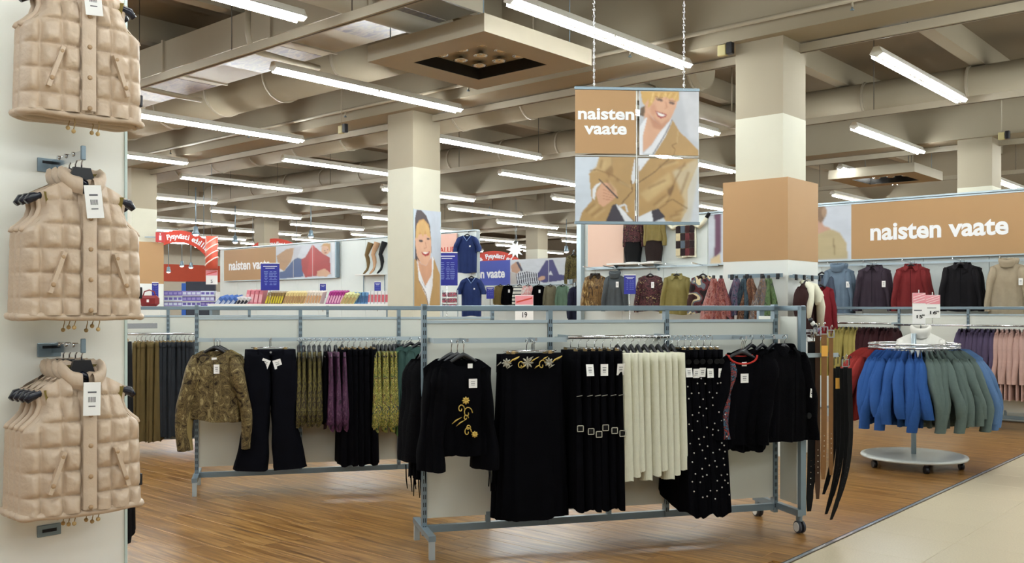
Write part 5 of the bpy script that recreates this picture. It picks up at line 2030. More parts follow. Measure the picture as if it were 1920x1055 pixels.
def arm_at(t, X, a, L, off=.1):
    """a chrome arm sticking out of wall rail t"""
    p = ab(a - off, b_on_a(X, a - off)[0])
    l = Matrix.Rotation(-FACE_G1, 3, 'Z') @ (p - Vector((t.location.x, t.location.y, 0)))
    MB().bar((l.x, 0, .0), (l.x, -L, .03), .012, .02).build('display_arm', CHROME, t)


rz_ = FACE_G1
wr1 = wall_rail('steel rail on the white wall under the tan banner', WALL_A, 1534, 1990, 2.2, 6)
GB = {}
wall_clothes = [
    ('turtleneck', 1570, 'blue grey turtleneck jumper hanging under the shoulder photo', fabric('blue_grey_knit', (104, 122, 140)), 'turtle', .19, .7),
    ('shirt', 1636, 'dark plum shirt hanging next to the blue grey turtleneck', fabric('plum_cord', (56, 46, 56)), 'shirt', .2, .6),
    ('shirt', 1708, 'dark red shirt hanging next to the plum one', fabric('brick_red_cord', (112, 36, 38)), 'shirt', .2, .6),
    ('jacket', 1801, 'black jacket hanging between the dark red shirt and beige turtleneck', fabric('black_velvet', (20, 18, 22)), 'shirt', .22, .64),
    ('turtleneck', 1888, 'beige turtleneck jumper hanging under the tan banner', fabric('oatmeal_knit', (164, 150, 128)), 'turtle', .205, .68)]
for k, (nm, X, lab, mat, colr, sw, L) in enumerate(wall_clothes):
    for q in range(2):
        a = WALL_A - .42 + .1 * q
        p, d = on_wall(X + (7 if q else 0), a)
        arm_z = 2.22
        t = top(nm, lab if q == 0 else lab.split(' hanging')[0] + ' half hidden behind its foremost twin', nm, mat, (p.x, p.y, arm_z), rz_ + R(14 - 4 * q), nm + 's on the wall', collar=colr, sw=sw, L=L, hw=sw + .02, dp=.07, z0=-.075, nw=.075, ndrop=.05, sl=.58, r0=.085, r1=.055, spread=.05, seed=200 + k, lite=bool(q))
        if q == 0:
            if k in (1, 2, 3):
                MB().box((.0, -.082, -.36), (.004, .006, .46)).build('front_edge', BLK2, t)
            if k in (0, 1, 4):
                price_tag(t, (.16, -.085, -.28), .05, .09)
    arm_at(wr1, X, WALL_A, .36)
p, d = on_wall(1538, 13.0)
top('cardigan', 'long dark red cardigan hanging between the clad column and the wall rack', 'cardigan', fabric('dark_red_knit', (112, 28, 36)), (p.x, p.y, 1.95), rz_ + R(40), None, sw=.19, L=.72, hw=.21, dp=.08, z0=-.09, seed=215, spread=.03)
p, d = on_wall(1541, 13.7)
top('jumper', 'slate blue jumper partly hidden by the clad column', 'jumper', fabric('slate_knit', (70, 80, 96)), (p.x, p.y, 2.15), rz_ + R(20), None, sw=.18, L=.6, hw=.2, dp=.07, z0=-.09, seed=216, spread=.03)

wr2 = wall_rail('steel rail on the white wall behind the hanging sign', WALL_A, 1106, 1352, 2.27, 4)
BRONZE = pattern('bronze_shine', [(58, 40, 22), (128, 98, 54), (86, 62, 34), (176, 150, 100)], 16, (1, 1, .35), .4, 1.2, 3, True)
BURG = pattern('burgundy_swirl', [(48, 24, 30), (84, 46, 50), (40, 20, 26), (148, 128, 92)], 15, (1, 1, 1.2), .7, 1.6, 2)
PATCH = pattern('patch_knit', [(30, 24, 26), (84, 40, 44), (96, 104, 112), (206, 192, 154), (60, 36, 34)], 7, (1, 1, 1), .9, .0, 0)
mid_clothes = [
    ('cardigan', 1116, 'shiny bronze cardigan with a dark collar at the wall end', BRONZE, 'shirt', .2, .62, fabric('dark_fur', (46, 34, 26))),
    ('jumper', 1153, 'dark grey turtleneck jumper beside the small blue price card', fabric('grey_knit', (74, 80, 84)), 'turtle', .18, .62, None),
    ('knit_top', 1219, 'burgundy swirl patterned top hanging on the wall rail', BURG, None, .21, .62, None),
    ('jacket', 1269, 'olive yellow jacket hanging on the wall rail', fabric('olive_satin', (122, 112, 62), .5), 'shirt', .22, .66, None),
    ('cardigan', 1318, 'patchwork cardigan hanging beside the red scarves', PATCH, None, .19, .62, None)]
for k, (nm, X, lab, mat, colr, sw, L, cm) in enumerate(mid_clothes):
    p, d = on_wall(X, WALL_A - .42)
    t = top(nm, lab, nm.replace('knit_', ''), mat, (p.x, p.y, zpx(507, d)), rz_ + R(22), 'clothes on the wall rail', collar=colr, collar_mat=cm, sw=sw, L=L, hw=sw + .02, dp=.07, z0=-.08, nw=.08, ndrop=.06 if k != 2 else .05, sl=.58, r0=.09, r1=.06, spread=.05, seed=220 + k)
    if k in (1, 2):
        price_tag(t, (.06, -.08, -.2), .05, .1)
    arm_at(wr2, X, WALL_A, .36)
p, d = on_wall(1084, WALL_A + .2)
t = top('jacket', 'navy jacket hanging around the end of the wall', 'jacket', fabric('navy_wool', (26, 28, 48)), (p.x, p.y, 2.05), rz_ + R(60), None, sw=.19, L=.66, hw=.21, dp=.08, z0=-.09, seed=230, spread=.03)
MB().tube([(0, .0, .0), (0, .13, .0), (0, .13, -2.04)], .012, 8).build('stand_pole', STEEL, t)
p, d = on_wall(1076, WALL_A + 1.5)
t = top('blouse', 'olive patterned blouse hung high beyond the end of the wall', 'blouse', OLIVEP, (p.x, p.y, 2.75), rz_ + R(45), None, sw=.17, L=.5, hw=.19, dp=.08, z0=-.09, seed=231, spread=.02)
MB().tube([(0, .0, .0), (0, .13, .0), (0, .13, -2.74)], .012, 8).build('stand_pole', STEEL, t)

# shelf with two dressed forms and the pinned patchwork jumper
p, d = on_wall(1198, WALL_A)
sh = thing('wall_shelf', 'narrow white shelf on the wall carrying two dressed forms', 'shelf', (p.x, p.y, 2.335), FACE_G1)
MB().box((0, -.15, 0), (1.0, .3, .03), bev=.004).build('shelf_board', WHITEP, sh)
for s_ in (-1, 1):
    MB().prism([(0, 0), (.0, -.12), (.2, 0)], .015).build('shelf_bracket', STEEL, sh, (s_ * .42, 0, -.015), R(-90))
for k, (X, tm, bm_, lab) in enumerate(((1187, BURG, fabric('black_skirt', (16, 16, 18)), 'dressed form in a burgundy swirl top and black skirt on the shelf'), (1226, fabric('olive_gold', (124, 110, 62), .5), fabric('dark_brown_wool', (38, 28, 26)), 'dressed form in an olive gold top and dark brown trousers on the shelf'))):
    p, d = on_wall(X, WALL_A - .16)
    t = thing('dressed_form', lab, 'mannequin', (p.x, p.y, 2.35), FACE_G1 + R(16))
    part('lower_garment', cached(('form', k), lambda: drape_mesh(.24, .13, .25, .16, .42, .42, 6, .006, 240 + k, 36, 12, .0, mid=[(.4, .33)], pw=.8)), bm_, t)
    part('top_body', cached(('formt', k), lambda: body_mesh(.17, .48, .17, .1, z0=.85, seed=242 + k, famp=.01)), tm, t)
    part('sleeve', cached(('formsl', k), lambda: sleeve_mesh(1, .17, .85, .05, .5, .075, .05, .04, .0, .7, 0, .006, 243 + k)), tm, t)
    part('sleeve', cached(('formsr', k), lambda: sleeve_mesh(-1, .17, .85, .05, .5, .075, .05, .0, .0, .7, 0, .006, 243 + k)), tm, t)
    MB().lathe([(.06, .83), (.05, .88), (.045, .93), (.001, .935)], 16).build('neck_block', WHITEP, t)
    MB().lathe([(.001, 0), (.13, .0), (.13, .012), (.02, .02), (.02, .1)], 20).build('stand', WHITEP, t)
p, d = on_wall(1287, WALL_A - .07)
t = thing('patchwork_jumper', 'patchwork jumper pinned on the wall with both arms spread', 'jumper', (p.x, p.y, zpx(408, d)), FACE_G1)
part('body', body_mesh(.19, .62, .2, .04, z0=-.06, nw=.08, ndrop=.05, seed=250), CREAMK, t)
cols = [(40, 30, 32), (92, 44, 48), (84, 96, 108), (206, 194, 160), (58, 34, 34), (150, 132, 96)]
rs = random.Random(12)
for iz in range(4):
    for ix in range(4):
        c_ = cols[(ix * 2 + iz * 3 + (ix * iz) % 2) % 6]
        MB().box((-.138 + .092 * ix, -.045, -.2 - .13 * iz), (.088, .012, .126), bev=.004).build('patch', fabric('patch_%d' % cols.index(c_), c_), t)
for s_ in (-1, 1):
    MB().tube([(s_ * .15, 0, -.12), (s_ * .26, -.01, -.17), (s_ * .34, -.01, -.1), (s_ * .41, -.01, -.01)], [.06, .06, .052, .045], 12, flat=.55).build('sleeve', CREAMK, t)
    MB().tube([(s_ * .4, -.01, -.02), (s_ * .45, -.01, .05)], [.05, .045], 12, flat=.6).build('cuff', fabric('black_cuff', (22, 20, 22)), t)


# ------------------------------------------------------------------ column rails with scarves
def col_rail(label, face, X0, X1, z):
    if face == 'a':
        b0, d0 = b_on_a(X0, 9.2)
        b1, d1 = b_on_a(X1, 9.2)
        c, w, rz = ab(9.17, (b0 + b1) / 2), abs(b1 - b0), FACE_G1
    else:
        a0, d0 = a_on_b(X0, 4.29)
        a1, d1 = a_on_b(X1, 4.29)
        c, w, rz = ab((a0 + a1) / 2, 4.26), abs(a1 - a0), FACE_G2
    t = thing('column_rail', label, 'rail', (c.x, c.y, z), rz)
    MB().bar((-w / 2, 0, 0), (w / 2, 0, 0), .012, .04).build('rail_bar', STEEL, t)
    for k in range(4):
        x = -w / 2 + .05 + (w - .1) * k / 3
        MB().box((x, .03, 0), (.03, .06, .03)).build('rail_fixing', STEEL, t)
        MB().box((x, -.012, -.01), (.035, .02, .06), bev=.004).build('clamp', BLACKP, t)
    return t


col_rail('grey rail with scarves across the face of the clad column', 'a', 1368, 1470, zpx(517, 10.0))
col_rail('grey rail with the white scarf on the clad column', 'b', 1482, 1534, zpx(518, 9.8))
sc = [(1338, 'rust red crumpled scarf outermost on the column rail', [(150, 58, 48), (190, 96, 84), (214, 150, 140), (120, 40, 38)], 560, 612, .34),
      (1352, 'rosy red patterned scarf beside the rust red one', [(160, 70, 66), (206, 130, 120), (110, 40, 44), (190, 100, 110)], 530, 600, .24),
      (1381, 'blue and violet patterned scarf on the column rail', [(60, 58, 100), (150, 112, 140), (96, 120, 150), (40, 40, 70)], 532, 598, .24),
      (1396, 'deep teal scarf behind the violet one', [(34, 60, 80), (70, 96, 110), (30, 44, 60)], 535, 600, .16),
      (1407, 'brown and rust patterned scarf on the column rail', [(120, 70, 48), (170, 116, 84), (80, 50, 40), (196, 150, 116)], 530, 600, .26),
      (1431, 'grey and orange patterned scarf on the column rail', [(120, 116, 116), (176, 140, 110), (90, 100, 120), (200, 190, 180)], 535, 600, .24),
      (1441, 'green edged scarf at the end of the column rail', [(70, 110, 56), (120, 150, 90), (50, 60, 50)], 545, 596, .16)]
for k, (X, lab, cols_, y0, y1, bw) in enumerate(sc):
    b, d = b_on_a(X, 9.05 - (.12 if k < 2 else 0))
    p = ab(9.05 - (.12 if k < 2 else 0), b)
    zt = zpx(522, d)
    L = zt - zpx(y1 + 10, d)
    t = thing('scarf', lab, 'scarf', (p.x, p.y, zt), FACE_G1 + R(10 * (k % 3 - 1)), 'scarves on the column')
    part('cloth', drape_mesh(.05, .04, bw, .1, L, 0, 4, .035, 260 + k, 40, 14, .1, pw=.8, mid=[(.25, bw * .5), (.6, bw * .9)]), pattern('scarf_%d' % k, [tuple(int(v * .72) for v in c) for c in cols_], 34, (1, 1, .4), .6, 1.6, 3, True), t)
    MB().box((0, 0, .01), (.03, .025, .05), bev=.005).build('clip', BLACKP, t)
    if k in (0, 2):
        price_tag(t, (.03, -.06, -L * .8), .07, .1, ink=False)
a, d = a_on_b(1512, 4.16)
p = ab(a, 4.16)
t = top('cardigan', 'dark brown cardigan under the white scarf on the column', 'cardigan', fabric('dark_brown_knit', (52, 30, 30)), (p.x, p.y, zpx(520, d)), FACE_G2, None, sw=.17, L=.55, hw=.18, dp=.05, z0=-.06, seed=280, sl=.5, spread=.01)
sca = thing('scarf', 'white fringed scarf draped over the dark brown cardigan', 'scarf', (p.x, p.y, zpx(520, d)), FACE_G2)
mb = MB()
mb.tube([(-.13, -.07, -.42), (-.11, -.085, -.25), (-.07, -.08, -.1), (0.0, .045, -.045), (.06, -.06, -.1), (.05, -.11, -.2), (-.02, -.13, -.27)], [.035, .045, .04, .03, .045, .06, .03], 12, flat=.6)
mb.build('scarf_loop', CREAMK, sca)
MB().tube([(.05, -.1, -.15), (.1, -.11, -.3), (.11, -.1, -.5)], [.05, .05, .035], 12, flat=.5).build('scarf_tail', CREAMK, sca)
fringe(sca, .05, -.5, 7, 3, (.08, .14), -.1, CREAMK, .01)


# ------------------------------------------------------------------ cards and signs
def blue_card(label, X0, X1, Y0, Y1, d, lines=6, rz=0.0, foot=True):
    A, B = px(X0, Y0, d), px(X1, Y1, d)
    w, h = B.x - A.x, A.z - B.z
    c = (A + B) / 2
    t = thing('price_board', label, 'price sign', c, rz)
    MB().box((0, 0, 0), (w, .006, h), bev=.001).build('card', BLUESIGN, t)
    MB().box((0, 0, h / 2 + .008), (w, .012, .016)).build('card_rail', WHITEP, t)
    mb = MB()
    pl2 = plain('pale_blue_ink', (150, 170, 226), .6)
    MB().box((0, -.004, h * .4), (w * .75, .001, h * .025)).build('headline', LETTER, t)
    MB().box((0, -.004, h * .33), (w * .5, .001, h * .02)).build('headline', LETTER, t)
    rs = random.Random(int(X0))
    for k in range(lines):
        for x in (-.22, .05, .26):
            mb.box((w * x, -.004, h * (.2 - .55 * k / lines)), (w * (.1 + .12 * rs.random()), .001, h * .014))
    o = mb.build('small_print', pl2, t)
    o['kind'] = 'stuff'
    if foot:
        MB().tube([(0, .004, -h / 2 + .02), (0, .004, -c.z + .01 if X0 in (818, 285, 912, 1170) else -h / 2 - .3)], .006, 6).build('stem', CHROME, t)
    return t


blue_card('large blue price board in front of the tan banner', 489, 524, 494, 544, 19.5, 9)
blue_card('blue price board beside the smiling woman poster', 818, 858, 474, 535, 16.5, 10)
blue_card('small blue price card standing among the magenta packages', 600, 611, 532, 558, 20.5, 4)
blue_card('small blue price card under the stocking legs', 702, 714, 529, 557, 20.5, 4)
blue_card('small blue price card beneath the blue banner', 912, 926, 538, 560, 19.0, 3)
blue_card('small blue price card between grey turtleneck and burgundy top', 1170, 1192, 516, 551, 16.0, 5)
blue_card('small blue price card on the far clad column', 285, 297, 530, 557, 18.8, 4)
# pink and white sale card seen over the front rack
for X0, X1, Y0, Y1, d, lab in ((966, 1000, 553, 600, 15.5, 'pink and white sale card standing over the front rack'), (252, 266, 540, 578, 17.8, 'pink and white sale card by the far clad column'), (386, 408, 506, 533, 21.6, 'white sale card hanging under the red tube sign')):
    A, B = px(X0, Y0, d), px(X1, Y1, d)
    w, h = B.x - A.x, A.z - B.z
    t = thing('sale_card', lab, 'price sign', (A + B) / 2)
    MB().box((0, 0, 0), (w, .004, h)).build('card', PAPER, t)
    MB().box((0, -.003, h * .3), (w * .98, .002, h * .36)).build('pink_band', plain('pink_print', (232, 150, 160), .5), t)
    MB().box((0, -.0045, h * .3), (w * .9, .001, h * .06), Matrix.Rotation(R(-15), 3, 'Y')).build('band_stripe', REDSIGN, t)
    lettering('19' if X0 > 900 else '5', .1, BLACKINK, t, (0, -.004, -h * .3), .01, height=h * .22)
    MB().tube([(0, .004, h / 2 - .02), (0, .004, h / 2 + .12)] if X0 == 386 else [(0, .004, -h / 2 + .02), (0, .004, -t.location.z + .01)], .005, 6).build('stem', CHROME, t)
# fire extinguisher sign on the far column
A, B = px(293, 432, 19.5), px(308, 457, 19.5)
t = thing('fire_sign', 'red fire extinguisher sign beside the far clad column', 'sign', (A + B) / 2, FACE_G2 - R(30))
w = B.x - A.x
MB().box((0, 0, 0), (w * 1.1, .01, w * 1.25), bev=.002).build('plate', plain('signal_red', (186, 26, 30), .4), t)
MB().box((-.0, -.007, -.015), (w * .28, .003, w * .6), bev=.001).build('extinguisher_mark', LETTER, t)
MB().box((.0, -.007, w * .4), (w * .14, .003, w * .18)).build('extinguisher_mark', LETTER, t)
MB().bar((0, .008, 0), (-.3, .03, 0), .02, .02).build('sign_bracket', STEEL, t)


def arch(label, X, Ypeak, d, rad, half, band=.3, flip=False):
    """red arched sign; X, Ypeak: pixel of the top of the arch"""
    P = px(X, Ypeak, d)
    t = thing('arched_sign', label, 'sign', (P.x, P.y, P.z - rad), R(-6))
    mb = MB()
    n = 28
    vs = []
    for k in range(n + 1):
        an = -half + 2 * half * k / n
        for r_ in (rad, rad - band):
            for y in (-.02, .02):
                vs.append((r_ * math.sin(an), y, r_ * math.cos(an)))
    fs = []
    for k in range(n):
        o_ = 4 * k
        fs += [(o_, o_ + 4, o_ + 6, o_ + 2), (o_ + 1, o_ + 3, o_ + 7, o_ + 5), (o_, o_ + 1, o_ + 5, o_ + 4), (o_ + 2, o_ + 6, o_ + 7, o_ + 3)]
    fs += [(0, 2, 3, 1), (4 * n, 4 * n + 1, 4 * n + 3, 4 * n + 2)]
    mb.add(vs, fs).build('arch_band', REDSIGN, t)
    txt = 'edullista  Pysyvästi edullista'
    for k, ch in enumerate(txt):
        if ch == ' ':
            continue
        an = -half * .92 + 2 * half * .92 * k / (len(txt) - 1)
        rm = rad - band * .5
        o = part('letter', text_mesh(ch, band * .62, .03, .002), LETTER, t, (rm * math.sin(an), -.024, rm * math.cos(an)))
        o.rotation_euler = (0, an, 0)
    for s_ in (-.6, .6):
        MB().tube([(rad * math.sin(half * s_), 0, rad * math.cos(half * s_)), (rad * math.sin(half * s_), 0, 5.5 - P.z + rad)], .008, 5).build('wire', STEEL, t)
    return t


arch('red arched sign with white lettering next to the far clad column', 333, 432, 24, 1.25, R(56), .3)
arch('red arched sign rising behind the tan banner with the reclining woman', 515, 447, 30, 1.3, R(56), .34)
arch('red arched sign rising behind the blue banner', 927, 470, 33, 1.4, R(56), .36)
P = px(397, 443, 21.5)
t = thing('tube_sign', 'red hanging tube sign with white slanting stripes', 'sign', (P.x, P.y, P.z))
MB().tube([(0, 0, 0), (0, 0, -.74)], .135, 22).build('tube_body', plain('coral_print', (222, 98, 78), .4), t)
for k in range(4):
    pts = [(.137 * math.cos(an), .137 * math.sin(an), -.12 - .15 * k + .1 * math.cos(an)) for an in [2 * math.pi * q / 20 for q in range(21)]]
    MB().tube(pts, .016, 6, cap=False).build('stripe', plain('pale_coral', (250, 226, 216), .5), t)
MB().tube([(0, 0, 0), (0, 0, 5.5 - P.z)], .006, 5).build('wire', STEEL, t)

# ------------------------------------------------------------------ stocking legs on their shelf
p, d = on_wall(702, WALL_A)
t = thing('wall_shelf', 'narrow white shelf carrying three stocking legs', 'shelf', (p.x, p.y, zpx(514, d)), FACE_G1)
MB().box((0, -.12, -.012), (.82, .24, .024), bev=.003).build('shelf_board', WHITEP, t)
for s_ in (-1, 1):
    MB().box((s_ * .37, -.01, -.4), (.02, .02, .8)).build('upright', STEEL, t)
zsh = zpx(514, d)
for k, (X, c_, lab) in enumerate(((688, (112, 92, 58), 'olive brown stocking leg on the wall shelf'), (700, (196, 158, 124), 'nude stocking leg on the wall shelf'), (714, (24, 24, 28), 'black stocking leg on the wall shelf'))):
    p, d = on_wall(X, WALL_A - .13)
    pts = [(-.06, -.1, .0), (-.045, -.06, .035), (-.015, .0, .1), (.0, .01, .16), (.0, .03, .27), (-.01, .02, .36), (-.025, -.01, .44), (.005, 0, .54), (.04, .03, .66), (.055, .04, .72)]
    o = MB().tube([(x + .02, y, z) for x, y, z in pts], [.012, .024, .028, .027, .043, .047, .045, .054, .066, .07], 14).build('stocking_leg', fabric('stocking_%d' % k, c_, .6), None, (p.x, p.y, zsh), FACE_G1 + R(20))
    tag(o, lab, 'leg form')

# ------------------------------------------------------------------ blue tunics on the wall end
TUN = fabric('navy_tunic', (26, 44, 92), .75, .2)
for k, (X, y0, a, lab) in enumerate(((876, 441, WALL_A - .12, 'blue tunic pinned high on the wall end'), (884, 520, WALL_A - .45, 'blue tunic hanging low on the wall end'))):
    p, d = on_wall(X, a)
    t = top('tunic', lab, 'tunic', TUN, (p.x, p.y, zpx(y0, d) + .07), FACE_G1 + R(34), 'blue tunics', sw=.2, L=.78, hw=.2, dp=.07, z0=-.07, nw=.08, ndrop=.12, vneck=True, sl=.28, r0=.09, r1=.085, spread=.07, seed=300 + k)
    for s_ in (-1, 1):
        MB().tube([(s_ * .08, -.03, -.075), (0, -.055, -.19)], .006, 6).build('neck_trim', plain('pale_blue_trim', (120, 150, 200), .7), t)
    MB().box((.07, -.078, -.3), (.03, .006, .03)).build('badge', PAPER, t)
    MB().bar((0, 0, -.0), (0, .75 if k else .16, 0), .012, .02).build('display_arm', CHROME, t)

# ------------------------------------------------------------------ clothes on the far wall
wr3 = wall_rail('steel rail on the far wall under the blue banner', WALL_B, 905, 1074, 2.2, 5)
FC = [(938, 'olive striped cardigan on the far rail', fabric('olive_stripe', (110, 96, 58))), (953, 'black jacket first on the far rail', BLK3), (974, 'white jumper with dark stripes on the far rail', striped('white_navy', [(226, 226, 218), (226, 226, 218), (40, 48, 56)], 9)),
      (990, 'pale pink and white blouse on the far rail', pattern('pink_white', [(232, 220, 216), (226, 150, 150), (240, 236, 230)], 8, (1, 1, 1), .8, 1, 2, True)), (1010, 'black jumper with a white tag on the far rail', BLK), (1032, 'grey olive cardigan on the far rail', fabric('grey_olive', (112, 108, 88))), (1055, 'grey green cardigan on the far rail', fabric('grey_green_knit', (92, 116, 98)))]
for k, (X, lab, mat) in enumerate(FC):
    p, d = on_wall(X, WALL_B - .4)
    t = top(lab.split(' on ')[0].split()[-1] if k not in (1, 2, 4) else ('jacket', 'jumper', 'jumper')[(1, 2, 4).index(k)], lab, 'clothes', mat, (p.x, p.y, zpx(531, d)), rz_ + R(25), 'clothes on the far rail', sw=.19, L=.64, hw=.21, dp=.07, z0=-.06, nw=.08, seed=310 + k % 3, lite=True, spread=.04)
    if k in (1, 4):
        price_tag(t, (.05, -.085, -.2), .06, .1, ink=False)
    arm_at(wr3, X, WALL_B, .34)

# ------------------------------------------------------------------ packages
def pack_row(name, label, grp, rgb, X0, X1, n, Y, d, h=.2, dep=.26, lean=35, band=None, rz=None):
    """thin packages standing on edge in a display tray, leaning back"""
    mt = plain('pack_%s' % '_'.join(map(str, rgb)), rgb, .4, var=.12, scale=8)
    bt = plain('pack_band_%s' % '_'.join(map(str, band)), band, .4) if band else None
    h *= 1.3
    A, B = px(X0, Y, d), px(X1, Y, d)
    th = (B.x - A.x) / n
    me = cached(('pk', round(th, 3), h, dep), lambda: MB().box((0, 0, h / 2), (th * .86, dep, h), bev=.003).mesh('package'))
    be = cached(('pkb', round(th, 3), h, dep), lambda: MB().box((0, -dep / 2 - .001, h * .5), (th * .7, .002, h * .5)).mesh('front_label'))
    for i in range(n):
        p = A + (B - A) * ((i + .5) / n)
        o = part(name, me, mt, None, p, 0)
        o.rotation_euler = (R(lean * .35), R(lean), R(-8))
        if bt:
            part('front_label', be, bt, o)
        lab = label + (', ' + ORD[n - 1 - i] + ' from the poster column side' if n > 1 else '')
        tag(o, lab, 'package', grp)


PY = 573
dP = 19.8
for args in ((('package'), 'flat blue package leaning in the tray', 'blue packages', (70, 108, 178), 404, 440, 4, PY, dP, .22, .26, 48, (200, 210, 230)),
             (('package'), 'black and white package leaning in the tray', 'black and white packages', (214, 214, 214), 438, 464, 4, PY, dP, .2, .26, 44, (40, 40, 50)),
             (('package'), 'pink package leaning in the tray', 'pink packages', (222, 132, 146), 462, 494, 4, PY, dP, .26, .24, 12, (236, 180, 188)),
             (('package'), 'brown and yellow package leaning in the tray', 'brown packages', (150, 126, 84), 499, 531, 7, PY, dP, .24, .26, 22, (212, 196, 60)),
             (('package'), 'cream package leaning in the tray', 'cream packages', (226, 208, 148), 532, 572, 8, PY, dP, .25, .26, 24, (170, 130, 90)),
             (('package'), 'white and tan package leaning in the tray', 'white packages', (228, 218, 206), 570, 602, 6, PY, dP, .25, .26, 20, (196, 150, 110)),
             (('package'), 'magenta package leaning in the tray', 'magenta packages', (168, 52, 136), 612, 642, 6, PY, dP, .26, .26, 24, (226, 170, 200)),
             (('package'), 'pale green package leaning in the tray', 'pale green packages', (206, 206, 146), 638, 664, 4, PY, dP, .25, .26, 34, (186, 160, 110)),
             (('package'), 'sky blue bag standing at the tray end', 'sky blue bags', (96, 142, 186), 664, 692, 4, PY, dP, .22, .2, 6, (60, 90, 130)),
             (('package'), 'white package with red print at the tray end', 'white red packages', (224, 224, 226), 690, 730, 6, PY, dP, .24, .2, 2, (190, 90, 100))):
    pack_row(*args)
# tray table that carries them
A, B = px(398, PY, dP), px(734, PY, dP)
t = thing('display_table', 'long white display table loaded with packages', 'table', ((A.x + B.x) / 2, dP, A.z - .02))
w = B.x - A.x
MB().box((0, 0, 0), (w, .6, .03)).build('table_top', WHITEP, t)
MB().box((0, -.3, .03), (w, .015, .06)).build('front_lip', WHITEP, t)
for s_ in (-1, 1):
    MB().box((s_ * (w / 2 - .05), 0, -(A.z - .02) / 2), (.06, .5, A.z - .05)).build('table_leg', STEEL, t)
# blue and white boxes stacked beside the far column
A0 = px(310, 574, 20.4)
pk = [plain('box_lavender', (150, 140, 196), .4, var=.2, scale=30), plain('box_ice', (206, 214, 232), .4, var=.1, scale=30), plain('box_violet', (104, 92, 170), .4, var=.2, scale=30)]
me = MB().box((0, 0, .05), (.1, .16, .1), bev=.004).mesh('carton')
me2 = MB().box((0, -.081, .05), (.07, .003, .05)).mesh('front_label')
rs = random.Random(2)
for row in range(3):
    for i in range(11):
        p = px(314 + i * 8.6, 574, 20.4)
        o = part('carton', me, pk[(row + i // 4) % 3], None, (p.x, p.y + .0, p.z + .115 * row))
        part('front_label', me2, pk[(row + i // 4 + 1) % 3], o)
        tag(o, 'small lavender and white carton, %s along the %s layer of the stack' % (ORD[i], ('bottom', 'middle', 'top')[row]), 'carton', 'stacked cartons')
    if row < 3:
        A, B = px(308, 574, 20.4), px(408, 574, 20.4)
        if row == 0:
            t = thing('carton_shelf', 'white shelf unit under the stacked cartons', 'shelf', ((A.x + B.x) / 2, 20.4, 0))
        MB().box((0, 0, A.z - .008 + .115 * row), (B.x - A.x, .22, .012)).build('shelf_board', WHITEP, t)
for s_ in (-1, 1):
    MB().box((s_ * (B.x - A.x) / 2, .02, .95), (.02, .26, 1.9)).build('side_panel', WHITEP, t)
# red bag by the far column, little patterned packs by the poster column
p = px(280, 574, 17.4)
t = thing('handbag', 'dark red handbag resting by the far clad column', 'bag', (p.x, p.y, p.z))
MB().box((0, 0, .1), (.36, .14, .2), bev=.05).build('bag_body', plain('dark_red_leather', (120, 22, 26), .4), t)
MB().tube([(-.12, 0, .18), (-.09, 0, .27), (0, 0, .3), (.09, 0, .27), (.12, 0, .18)], .012, 8).build('bag_handle', plain('dark_red_leather', (120, 22, 26), .4), t)
MB().box((0, -.075, .1), (.04, .01, .05)).build('bag_tag', PAPER, t)
MB().box((0, 0, -p.z / 2 - .005), (.5, .3, p.z - .01)).build('plinth', WHITE, t)
p = px(843, 552, 18.6)
t = thing('sock_stand', 'small white stand carrying the sock packs beside the poster', 'display stand', (p.x, p.y, 0), R(-20))
for s_ in (-1, 1):
    MB().box((s_ * .16, .03, .95), (.015, .015, 1.9)).build('upright', STEEL_L, t)
for k in range(3):
    MB().box((0, .0, zpx(552 + 11 * k, 18.6) - .05), (.32, .12, .008)).build('shelf_board', WHITEP, t)
for k in range(3):
    p = px(843, 552 + 11 * k, 18.6)
    o = MB().box((0, 0, 0), (.28, .1, .085), bev=.01).build('sock_pack', pattern('sock_print', [(30, 34, 54), (60, 90, 90), (200, 90, 110), (30, 34, 54), (206, 206, 210)], 30, (1, 1, 1), .6, 1, 2), None, p, R(-20))
    tag(o, ['patterned sock pack uppermost beside the poster', 'patterned sock pack second from the top beside the poster', 'patterned sock pack lowest beside the poster'][k], 'socks')

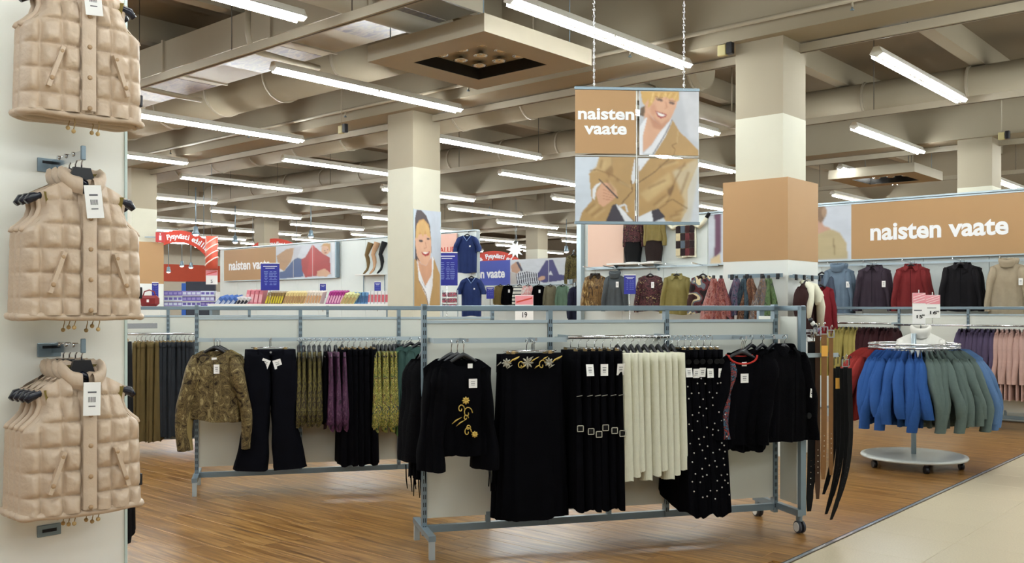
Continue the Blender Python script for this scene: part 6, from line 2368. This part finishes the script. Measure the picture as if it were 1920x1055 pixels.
# ------------------------------------------------------------------ far background
o = MB().box((0, 0, 0), (14, .1, .85)).build('wall_band', plain('red_fascia', (196, 74, 44), .6), None, ab(24, 43.85, 3.3), AG1)
tag(o, 'orange red fascia band on the far wall', 'fascia')
p = px(377, 560, 27)
t = thing('book_display', 'tall blue and black display stand far behind the cartons', 'display stand', (p.x, p.y, 0), R(10))
MB().box((0, 0, 1.15), (.8, .3, 2.3), bev=.02).build('stand_body', plain('slate_board', (46, 52, 66), .6), t)
MB().box((-.45, 0, 1.15), (.12, .32, 2.2), bev=.01).build('side_panel', plain('bright_blue', (40, 96, 190), .5), t)
for k in range(5):
    MB().box((.05, -.17, .5 + .35 * k), (.6, .06, .03)).build('shelf_lip', plain('slate_board2', (80, 84, 92), .6), t)
for k, (X, Y, d) in enumerate(((367, 437, 22), (441, 452, 26), (583, 442, 26), (316, 508, 34), (358, 500, 34), (341, 497, 34), (1062, 470, 30), (918, 405, 30))):
    p = px(X, Y, d)
    t = thing('spot_lamp', ['round spot lamp glowing above the nearest red arch', 'spot lamp hanging between red arch and tan banner', 'spot lamp hanging near the stocking legs', 'far spot lamp in front of the red fascia, lowest of three', 'far spot lamp in front of the red fascia, brightest of three', 'far spot lamp in front of the red fascia, highest of three', 'spot lamp hanging beside the blue banner end', 'tiny spot lamp high above the blue banner'][k], 'spot lamp', p)
    MB().lathe([(.001, .16), (.05, .15), (.06, .05), (.1, -.03), (.09, -.03), (.001, .0)], 14).build('shade', STEEL, t)
    MB().lathe([(.001, -.07), (.05, -.055), (.07, -.02), (.05, .0)], 12).build('bulb', emitter('spot_glow', (1, .97, .9), 12), t)
    MB().tube([(0, 0, .15), (0, 0, 4.36 - p.z if p.z < 4.2 else .3)], .012, 6).build('stem', STEEL, t)
p = px(966, 468, 31)
t = thing('star_ornament', 'white many pointed star hanging above the blue banner', 'ornament', p)
pts = []
for k in range(20):
    r_ = .3 if k % 2 == 0 else .15
    pts.append((r_ * math.cos(math.pi * k / 10), r_ * math.sin(math.pi * k / 10)))
MB().prism(pts, .06, off=-.03).build('star_body', LETTER, t)
MB().tube([(0, 0, .2), (0, 0, 5.5 - p.z)], .006, 5).build('wire', STEEL, t)
